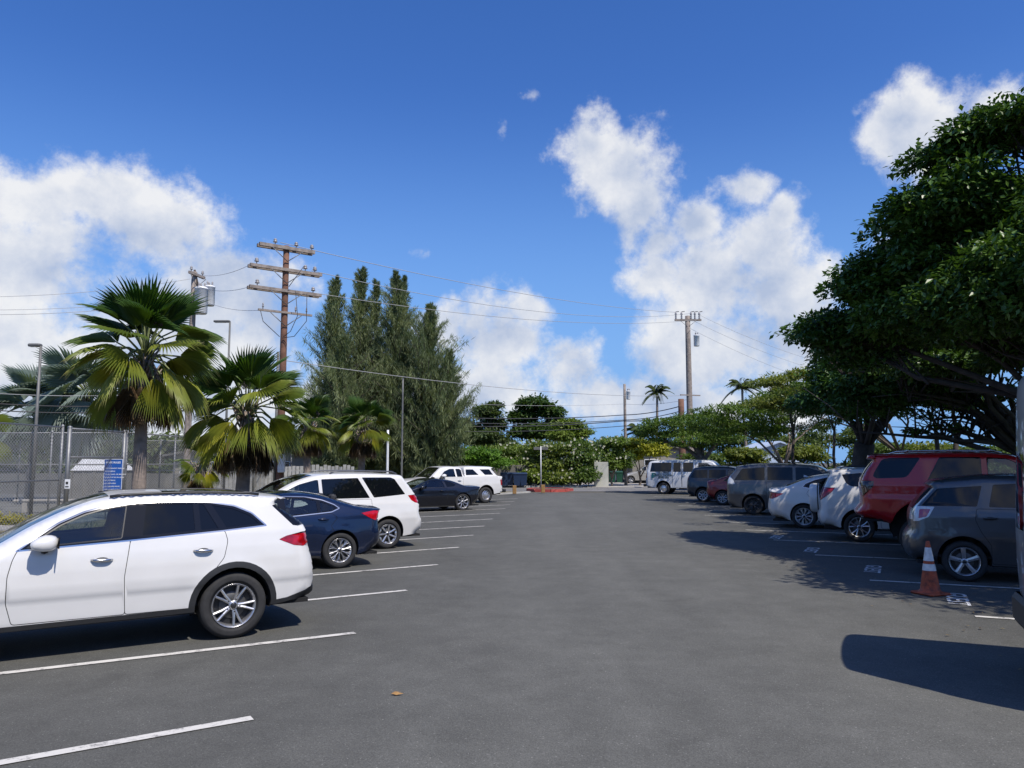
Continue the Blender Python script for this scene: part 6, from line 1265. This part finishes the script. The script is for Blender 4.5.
# blue rules sign fixed to the fence
MAT['signblue'] = simple('sign_blue', (.012, .085, .36), rough=.45, var=.05); MAT['signwhite'] = simple('sign_white', (.75, .77, .8), rough=.5, var=.03)
sg = atY(113, 478, 26.2); root = empty('rules_sign', (sg.x, 26.2, 0), R_(6)); tag(root, 'blue rules sign with many lines of white writing on the fence', 'sign')
zc = sg.z; b = MB(); b.rbox(-.30, -.02, zc-.64, .30, .01, zc+.64, MAT['signblue'], .012); b.build('board', root)
b = MB()
for (x0, z0, x1, z1) in ((-.30, zc-.64, -.285, zc+.64), (.285, zc-.64, .30, zc+.64), (-.30, zc+.625, .30, zc+.64), (-.30, zc-.64, .30, zc-.625)): b.box(x0, -.024, z0, x1, -.021, z1, MAT['signwhite'])
b.build('border', root)
M = Matrix.Translation((sg.x, 26.2, 0)) @ Matrix.Rotation(R_(6), 4, 'Z') @ Matrix.Translation((0, -.024, zc+.52)) @ Matrix.Rotation(R_(90), 4, 'X')
o = text_mesh('heading', 'PARK RULES', .085, MAT['signwhite'], M=M, bold=.002); mw = o.matrix_world.copy(); o.parent = root; o.matrix_parent_inverse = (Matrix.Translation((sg.x, 26.2, 0)) @ Matrix.Rotation(R_(6), 4, 'Z')).inverted()
M = Matrix.Translation((sg.x, 26.2, 0)) @ Matrix.Rotation(R_(6), 4, 'Z') @ Matrix.Translation((-.26, -.024, zc-.08)) @ Matrix.Rotation(R_(90), 4, 'X')
o = text_mesh('writing', 'NO OVERNIGHT PARKING\nNO CAMPING\nNO ALCOHOL OR SMOKING\nDOGS MUST BE ON LEASH\nNO LITTERING\nNO OPEN FIRES\nNO AMPLIFIED MUSIC\nKEEP COURTS CLEAN\nPARK CLOSED 10PM - 5AM', .052, MAT['signwhite'], M=M, align='LEFT', bold=.001, space=1.95); o.parent = root; o.matrix_parent_inverse = (Matrix.Translation((sg.x, 26.2, 0)) @ Matrix.Rotation(R_(6), 4, 'Z')).inverted()
for x in (-.2, .2): m = MB(); m.tube([(x, .04, .05), (x, .04, zc+.6)], .025, MAT['galv'], 6); m.build('post', root)
# small white notice on the gate post
q = atY(69, 484, 23.4); o = MB().rbox(q.x-.08, 23.3, q.z-.14, q.x+.08, 23.33, q.z+.14, MAT['signwhite'], .006).box(q.x-.05, 23.292, q.z-.09, q.x+.05, 23.299, q.z-.06, MAT['black']).box(q.x-.04, 23.292, q.z+.0, q.x+.03, 23.299, q.z+.07, MAT['black']).build('notice_board'); tag(o, 'small white notice on the fence post left of the gate', 'sign')
# things behind the fence
def block(name, x0, y0, x1, y1, z0, z1, mat, label, cat, b=.02): o = MB().rbox(x0, y0, z0, x1, y1, z1, MAT[mat], b).build(name); tag(o, label, cat); return o
MAT['whitetarp'] = simple('white_tarp', (.62, .63, .65), rough=.6, var=.15, scale=3, bump=.4); MAT['graybox'] = simple('grey_container', (.17, .165, .155), rough=.7, var=.2, scale=3)
a = atY(77, 473, 33); c = atY(113, 500, 33); root = empty('skip_container', ((a.x+c.x)/2, 33.6, .08)); tag(root, 'grey steel container with a white cover seen through the gate', 'container')
w2 = (c.x-a.x)/2+.15; m = MB(); m.rbox(-w2, -.7, .0, w2, .7, 1.55, MAT['graybox'], .04)
for k in range(5): x = -w2+2*w2*k/4; m.box(x-.03, -.76, .05, x+.03, -.702, 1.5, MAT['graybox'])
m.build('body', root); m = MB(); m.add([(-w2-.05, -.76, 1.56), (w2+.05, -.76, 1.56), (w2+.05, .76, 1.56), (-w2-.05, .76, 1.56), (-w2*.8, -.3, 2.05), (w2*.8, -.3, 2.0), (w2*.8, .3, 2.0), (-w2*.8, .3, 2.05)], [(0, 1, 5, 4), (1, 2, 6, 5), (2, 3, 7, 6), (3, 0, 4, 7), (4, 5, 6, 7)], MAT['whitetarp'], False); m.build('cover', root)
MAT['greywall'] = simple('block_wall', (.15, .145, .13), rough=.9, var=.15, scale=2, bump=.4, bscale=14)
block('court_wall', -34, 47, -15.5, 47.25, 0, 1.3, 'greywall', 'long low grey block wall at the back of the court', 'wall')
block('street_wall', -15, 65.3, 1.7, 65.5, 0, 1.75, 'greywall', 'long grey boundary wall behind the blue bins and the hedge', 'wall')
MAT['palewall'] = simple('pale_wall', (.42, .42, .37), rough=.85, var=.12, scale=2); wp = atY(601, 470, 62.6); block('garden_wall', wp.x-.55, 62.6, wp.x+.6, 62.9, 0, 2.0, 'palewall', 'short pale white wall between the flowering hedge and the driveway', 'wall')
# picket fence of weathered boards behind the palms
MAT['paleboard'] = simple('pale_board', (.36, .36, .34), rough=.85, var=.25, scale=4)
root = empty('board_fence', (-16.2, 41.5, .05)); tag(root, 'pale weathered board fence seen between the fan palm trunks', 'fence'); g = random.Random(3)
for (nm, z) in (('rail', .5), ('rail', 1.45)): MB().box(0, .03, z, 7.6, .07, z+.09, MAT['paleboard']).build(nm, root)
m = MB(); x = 0
while x < 7.6:
    if g.random() > .08: h = 1.75+g.uniform(-.06, .06); m.box(x, 0, .03, x+.17, .028, h, MAT['paleboard'])
    x += .21
m.build('boards', root)
# picnic bench and low rail on the court
root = empty('picnic_bench', (-17.2, 29.6, .09), R_(10)); tag(root, 'long low concrete bench behind the fence at the left', 'bench')
MB().rbox(-1.6, -.2, .42, 1.6, .2, .50, MAT['concrete'], .02).build('seat', root)
for x in (-1.2, 0, 1.2): MB().rbox(x-.1, -.17, 0, x+.1, .17, .42, MAT['concrete'], .02).build('leg', root)
yb = empty('shrub', (-16.2, 24.0, .05)); tag(yb, 'low yellow flowering shrub behind the near chain link fence', 'shrub'); crown_leaves([(0, 0, .15, 1.0, .5, .28), (.8, .2, .12, .6, .4, .22)], 1500, .12, (.09, .11, .02), (.22, .21, .04), 77, parent=yb, name='leaves')
gc = empty('ground_cover', (0, 0, 0)); 
# low planting along the left verge and beneath palms
G = np.random.default_rng(5); n = 9000; y = G.uniform(6, 44, n); x = -9.4+.0967*(y+14)-G.uniform(.3, 7.0, n); C = np.stack([x, y, np.full(n, .07)], 1); D = unit(G.normal(size=(n, 3))*.35+[0, 0, 1]); Nn = unit(np.cross(D, G.normal(size=(n, 3)))); L = .07+.16*G.random(n); V, Fq = leaf_quads(C, D, Nn, L, .03, 0)
bpy.data.objects.remove(gc); o = np_mesh('verge_grass', V, Fq, MAT['frond'], np.repeat(ramp((.08, .10, .03), (.30, .27, .12), G.random(n)), 4, 0)); tag(o, kind='stuff')
n = 16000; y = G.uniform(6, 52, n); x = 12.4+.0557*y+G.uniform(.2, 14, n); C = np.stack([x, y, np.full(n, .09)], 1); D = unit(G.normal(size=(n, 3))*.35+[0, 0, 1]); Nn = unit(np.cross(D, G.normal(size=(n, 3)))); L = .05+.09*G.random(n); V, Fq = leaf_quads(C, D, Nn, L, .02, 0)
o = np_mesh('lawn_grass', V, Fq, MAT['frond'], np.repeat(ramp((.04, .07, .02), (.12, .15, .04), G.random(n)), 4, 0)); tag(o, kind='stuff')
# hedge row along the right lawn edge, seen between trunks
# ------------------------------------------------------------------ house, carport, bins
MAT['roofpale'] = simple('pale_roof', (.34, .37, .33), rough=.8, var=.12, scale=4); MAT['housewall'] = simple('house_wall', (.26, .24, .20), rough=.85, var=.1); MAT['darkwin'] = simple('house_window', (.01, .012, .015), rough=.1, var=.02)
def house(x0, x1, y0, y1, h, rh, label, roofmat='roofpale', wall='housewall', windows=()):
    root = empty('house', ((x0+x1)/2, y0, 0)); tag(root, label, 'house', None); w = (x1-x0)/2; d = y1-y0
    MB().box(-w, 0, 0, w, d, h, MAT[wall]).add([(-w, .0, h), (w, .0, h), (0, .0, h+rh*.92)], [(0, 1, 2)], MAT[roofmat], False).build('wall', root)
    m = MB(); e = .5
    m.add([(-w-e, -e, h-.12), (0, -e, h+rh), (w+e, -e, h-.12), (-w-e, d+e, h-.12), (0, d+e, h+rh), (w+e, d+e, h-.12), (-w-e, -e, h-.26), (0, -e, h+rh-.14), (w+e, -e, h-.26), (-w-e, d+e, h-.26), (0, d+e, h+rh-.14), (w+e, d+e, h-.26)],
          [(0, 1, 4, 3), (1, 2, 5, 4), (6, 7, 1, 0), (7, 8, 2, 1), (9, 10, 7, 6), (10, 11, 8, 7), (3, 4, 10, 9), (4, 5, 11, 10), (0, 3, 9, 6), (2, 8, 11, 5)], MAT[roofmat], False); m.build('roof', root)
    for (a, b_, z0, z1) in windows:
        f = MB().box(a-.06, -.05, z0-.06, b_+.06, -.003, z1+.06, MAT['tank']).build('window', root); MB().box(a, -.06, z0, b_, -.052, z1, MAT['darkwin']).build('pane', f)
    return root
h0 = atY(438, 470, 68); house(h0.x-3.6, h0.x+2.2, 68, 76, 2.35, 1.25, 'house with pale green gable behind the white pickup', windows=((-.9, .9, 1.3, 2.1),))
h1 = atY(668, 470, 74); house(h1.x-3.4, h1.x+3.4, 74, 82, 3.1, .5, 'low house with flat grey roof behind the white van', roofmat='greywall', windows=((-2.2, -1.0, 1.2, 2.2),))
h2 = atY(778, 462, 70); MAT['palebluewall'] = simple('pale_blue_wall', (.42, .50, .62), rough=.7, var=.1); house(h2.x-2.4, h2.x+2.6, 70, 76, 3.0, .9, 'pale blue building glimpsed behind the forked leaning trunk', roofmat='palebluewall', wall='palebluewall')
h3 = atY(250, 482, 50); house(h3.x-5, h3.x+4, 50, 57, 2.6, .8, 'low grey building behind the board fence and palms', roofmat='greywall', windows=((-4, -3, 1, 2), (-2, -1, 1, 2), (0, 1, 1, 2), (2, 3, 1, 2)))
# carport in shade above the beige car
root = empty('carport', (h1.x-9.5, 76, 0)); tag(root, 'dark open carport behind the beige car across the street', 'carport')
MB().box(-3.4, 0, 2.3, 5.0, 5, 2.45, MAT['greywall']).build('roof', root)
for x in (-3.2, 4.8):
    for y in (.2, 4.8): MB().box(x-.07, y-.07, 0, x+.07, y+.07, 2.3, MAT['tank']).build('post', root)
MB().box(-3.3, 4.9, 0, 4.9, 5.0, 2.3, MAT['darkbark']).build('back_wall', root)
MAT['binblue'] = simple('bin_blue', (.012, .030, .075), rough=.5, var=.1); MAT['bingreen'] = simple('bin_green', (.012, .07, .04), rough=.5, var=.1)
def wheelie(x, y, mat, label, rz=0, group='wheelie bins across the street'):
    root = empty('wheelie_bin', (x, y, .12), rz); tag(root, label, 'bin', group); m = MB()
    m.add([(sx*w, sy*d, z) for (z, w, d) in ((.05, .22, .26), (.95, .29, .36)) for (sx, sy) in ((-1, -1), (1, -1), (1, 1), (-1, 1))], [(0, 1, 5, 4), (1, 2, 6, 5), (2, 3, 7, 6), (3, 0, 4, 7), (3, 2, 1, 0), (4, 5, 6, 7)], MAT[mat], False); m.box(-.31, -.38, .90, .31, .36, .95, MAT[mat]); m.build('body', root)
    m = MB(); m.add([(-.31, -.40, .955), (.31, -.40, .955), (.31, .38, .955), (-.31, .38, .955), (-.28, -.3, 1.03), (.28, -.3, 1.03), (.28, .36, 1.06), (-.28, .36, 1.06)], [(0, 1, 5, 4), (1, 2, 6, 5), (2, 3, 7, 6), (3, 0, 4, 7), (4, 5, 6, 7)], MAT[mat], False); m.tube([(-.25, .42, 1.0), (.25, .42, 1.0)], .018, MAT[mat], 6); m.build('lid', root)
    for s in (-1, 1): m = MB(); m.lathe([(.11, -.03), (.12, 0), (.11, .03)], MAT['rubber'], 12, Matrix.Translation((s*.27, .28, .12)) @ Matrix.Rotation(R_(90), 4, 'Y')); m.build('wheel', root)
    return root
bl = [(504, 60.9, 'dark blue wheelie bin nearest the rear of the white pickup'), (510, 61.2, 'second dark blue wheelie bin from the white pickup'), (517, 60.9, 'dark blue wheelie bin third from the pickup, in the middle of the row'), (523.5, 61.1, 'dark blue wheelie bin at the right end of the row')]
for u, Y, lb_ in bl: q = atY(u, 487, Y); wheelie(q.x, Y, 'binblue', lb_)
q = atY(612, 480, 70); wheelie(q.x, 70, 'bingreen', 'green wheelie bin beside the pale wall in the driveway', group=None)
q = atY(616, 480, 70); wheelie(q.x+.35, 70.4, 'bingreen', 'green wheelie bin right beside the nose of the beige car', group=None)
# wooden posts, street sign
MAT['postwood'] = simple('post_wood', (.30, .17, .06), rough=.8, var=.2)
for (u, v, lbl) in [(514.5, 493, 'short yellowish wooden post on the dry grass'), (543, 492, 'short wooden post on the red kerb island')]:
    x, y = gnd(u, v, .1); o = MB().rbox(x-.12, y-.12, .05, x+.12, y+.12, .56, MAT['postwood'], .02).build('bollard'); tag(o, lbl, 'bollard')
x, y = gnd(541, 489.5, .1); root = empty('street_sign', (x, y, 0)); tag(root, 'thin signpost with a narrow dark street name plate before the hedge', 'sign'); MB().tube([(0, 0, .05), (0, 0, 3.1)], .035, MAT['tank'], 8).build('post', root); MB().box(-.5, -.012, 2.85, .5, .012, 3.05, MAT['lampgrey']).build('name_plate', root)
# ------------------------------------------------------------------ traffic cone
def conemat():
    m, nt, p, o = newmat('cone_orange'); tcx = N(nt, 'ShaderNodeTexCoord'); n1 = N(nt, 'ShaderNodeTexNoise'); n1.inputs['Scale'].default_value = 9; n1.inputs['Detail'].default_value = 8; n1.inputs['Roughness'].default_value = .7; lk(nt, tcx.outputs['Object'], n1.inputs['Vector'])
    mr = N(nt, 'ShaderNodeMapRange'); mr.inputs[1].default_value = .42; mr.inputs[2].default_value = .66; lk(nt, n1.outputs[0], mr.inputs[0]); mx = N(nt, 'ShaderNodeMix', data_type='RGBA'); mx.inputs[6].default_value = (.50, .090, .030, 1); mx.inputs[7].default_value = (.13, .035, .02, 1); lk(nt, mr.outputs[0], mx.inputs[0]); lk(nt, mx.outputs[2], p.inputs['Base Color']); p.inputs['Roughness'].default_value = .6; return m
MAT['cone'] = conemat(); MAT['reflect'] = simple('reflective_band', (.70, .70, .68), rough=.35, var=.18, scale=14)
cx_, cy_ = gnd(930.5, 594); root = empty('traffic_cone', (cx_, cy_, 0), R_(20)); tag(root, 'scuffed orange traffic cone with two white bands beside the grey hatchback', 'traffic cone')
CH = .79; 
def cr_(z): return .026+(.150-.026)*(1-z/CH)
def seg(z0, z1, mat, off, nm):
    m = MB(); m.lathe([(cr_(z)+off, z) for z in np.linspace(z0, z1, 6)], MAT[mat], 40); return m.build(nm, root)
m = MB(); m.rbox(-.205, -.205, .0, .205, .205, .035, MAT['cone'], .02); m.build('base', root)
m = MB(); m.lathe([(.175, .034), (.160, .05)]+[(cr_(z), z) for z in np.linspace(.07, CH, 12)]+[(.018, CH+.006), (.014, CH-.01), (.012, CH-.1)], MAT['cone'], 40); m.build('cone_body', root)
seg(.50, .70, 'reflect', .003, 'band'); seg(.355, .455, 'reflect', .003, 'band')
# fallen leaf
x, y = gnd(391, 695); o = MB().add([(0, 0, .012), (.05, .018, .02), (.11, .004, .012), (.05, -.02, .006), (.03, .03, .022), (.075, .07, .008)], [(0, 1, 2), (0, 2, 3), (0, 1, 4), (1, 5, 4)], simple('dead_leaf', (.30, .17, .06), rough=.8, var=.2, scale=30), False).build('fallen_leaf', loc=(x, y, 0)); tag(o, 'small curled brown leaf lying on the open asphalt', 'leaf')

# fallen leaves blown over the right side of the lot
G = np.random.default_rng(9); n = 420; y = G.uniform(5, 40, n); x = 5.0+.06*y+np.abs(G.normal(size=n))*2.6-.8; C = np.stack([x, y, np.full(n, .012)], 1); a = G.uniform(0, 6.28, n)
D = np.stack([np.cos(a), np.sin(a), .15*G.random(n)], 1); Nn = np.tile(np.array([[0, 0, 1.0]]), (n, 1)); L = .03+.05*G.random(n); V, Fq = leaf_quads(C, unit(D), Nn, L, L*.5, .1)
o = np_mesh('leaf_litter', V, Fq, MAT['frond'], np.repeat(ramp((.10, .06, .03), (.34, .26, .12), G.random(n)), 4, 0)); tag(o, kind='stuff')
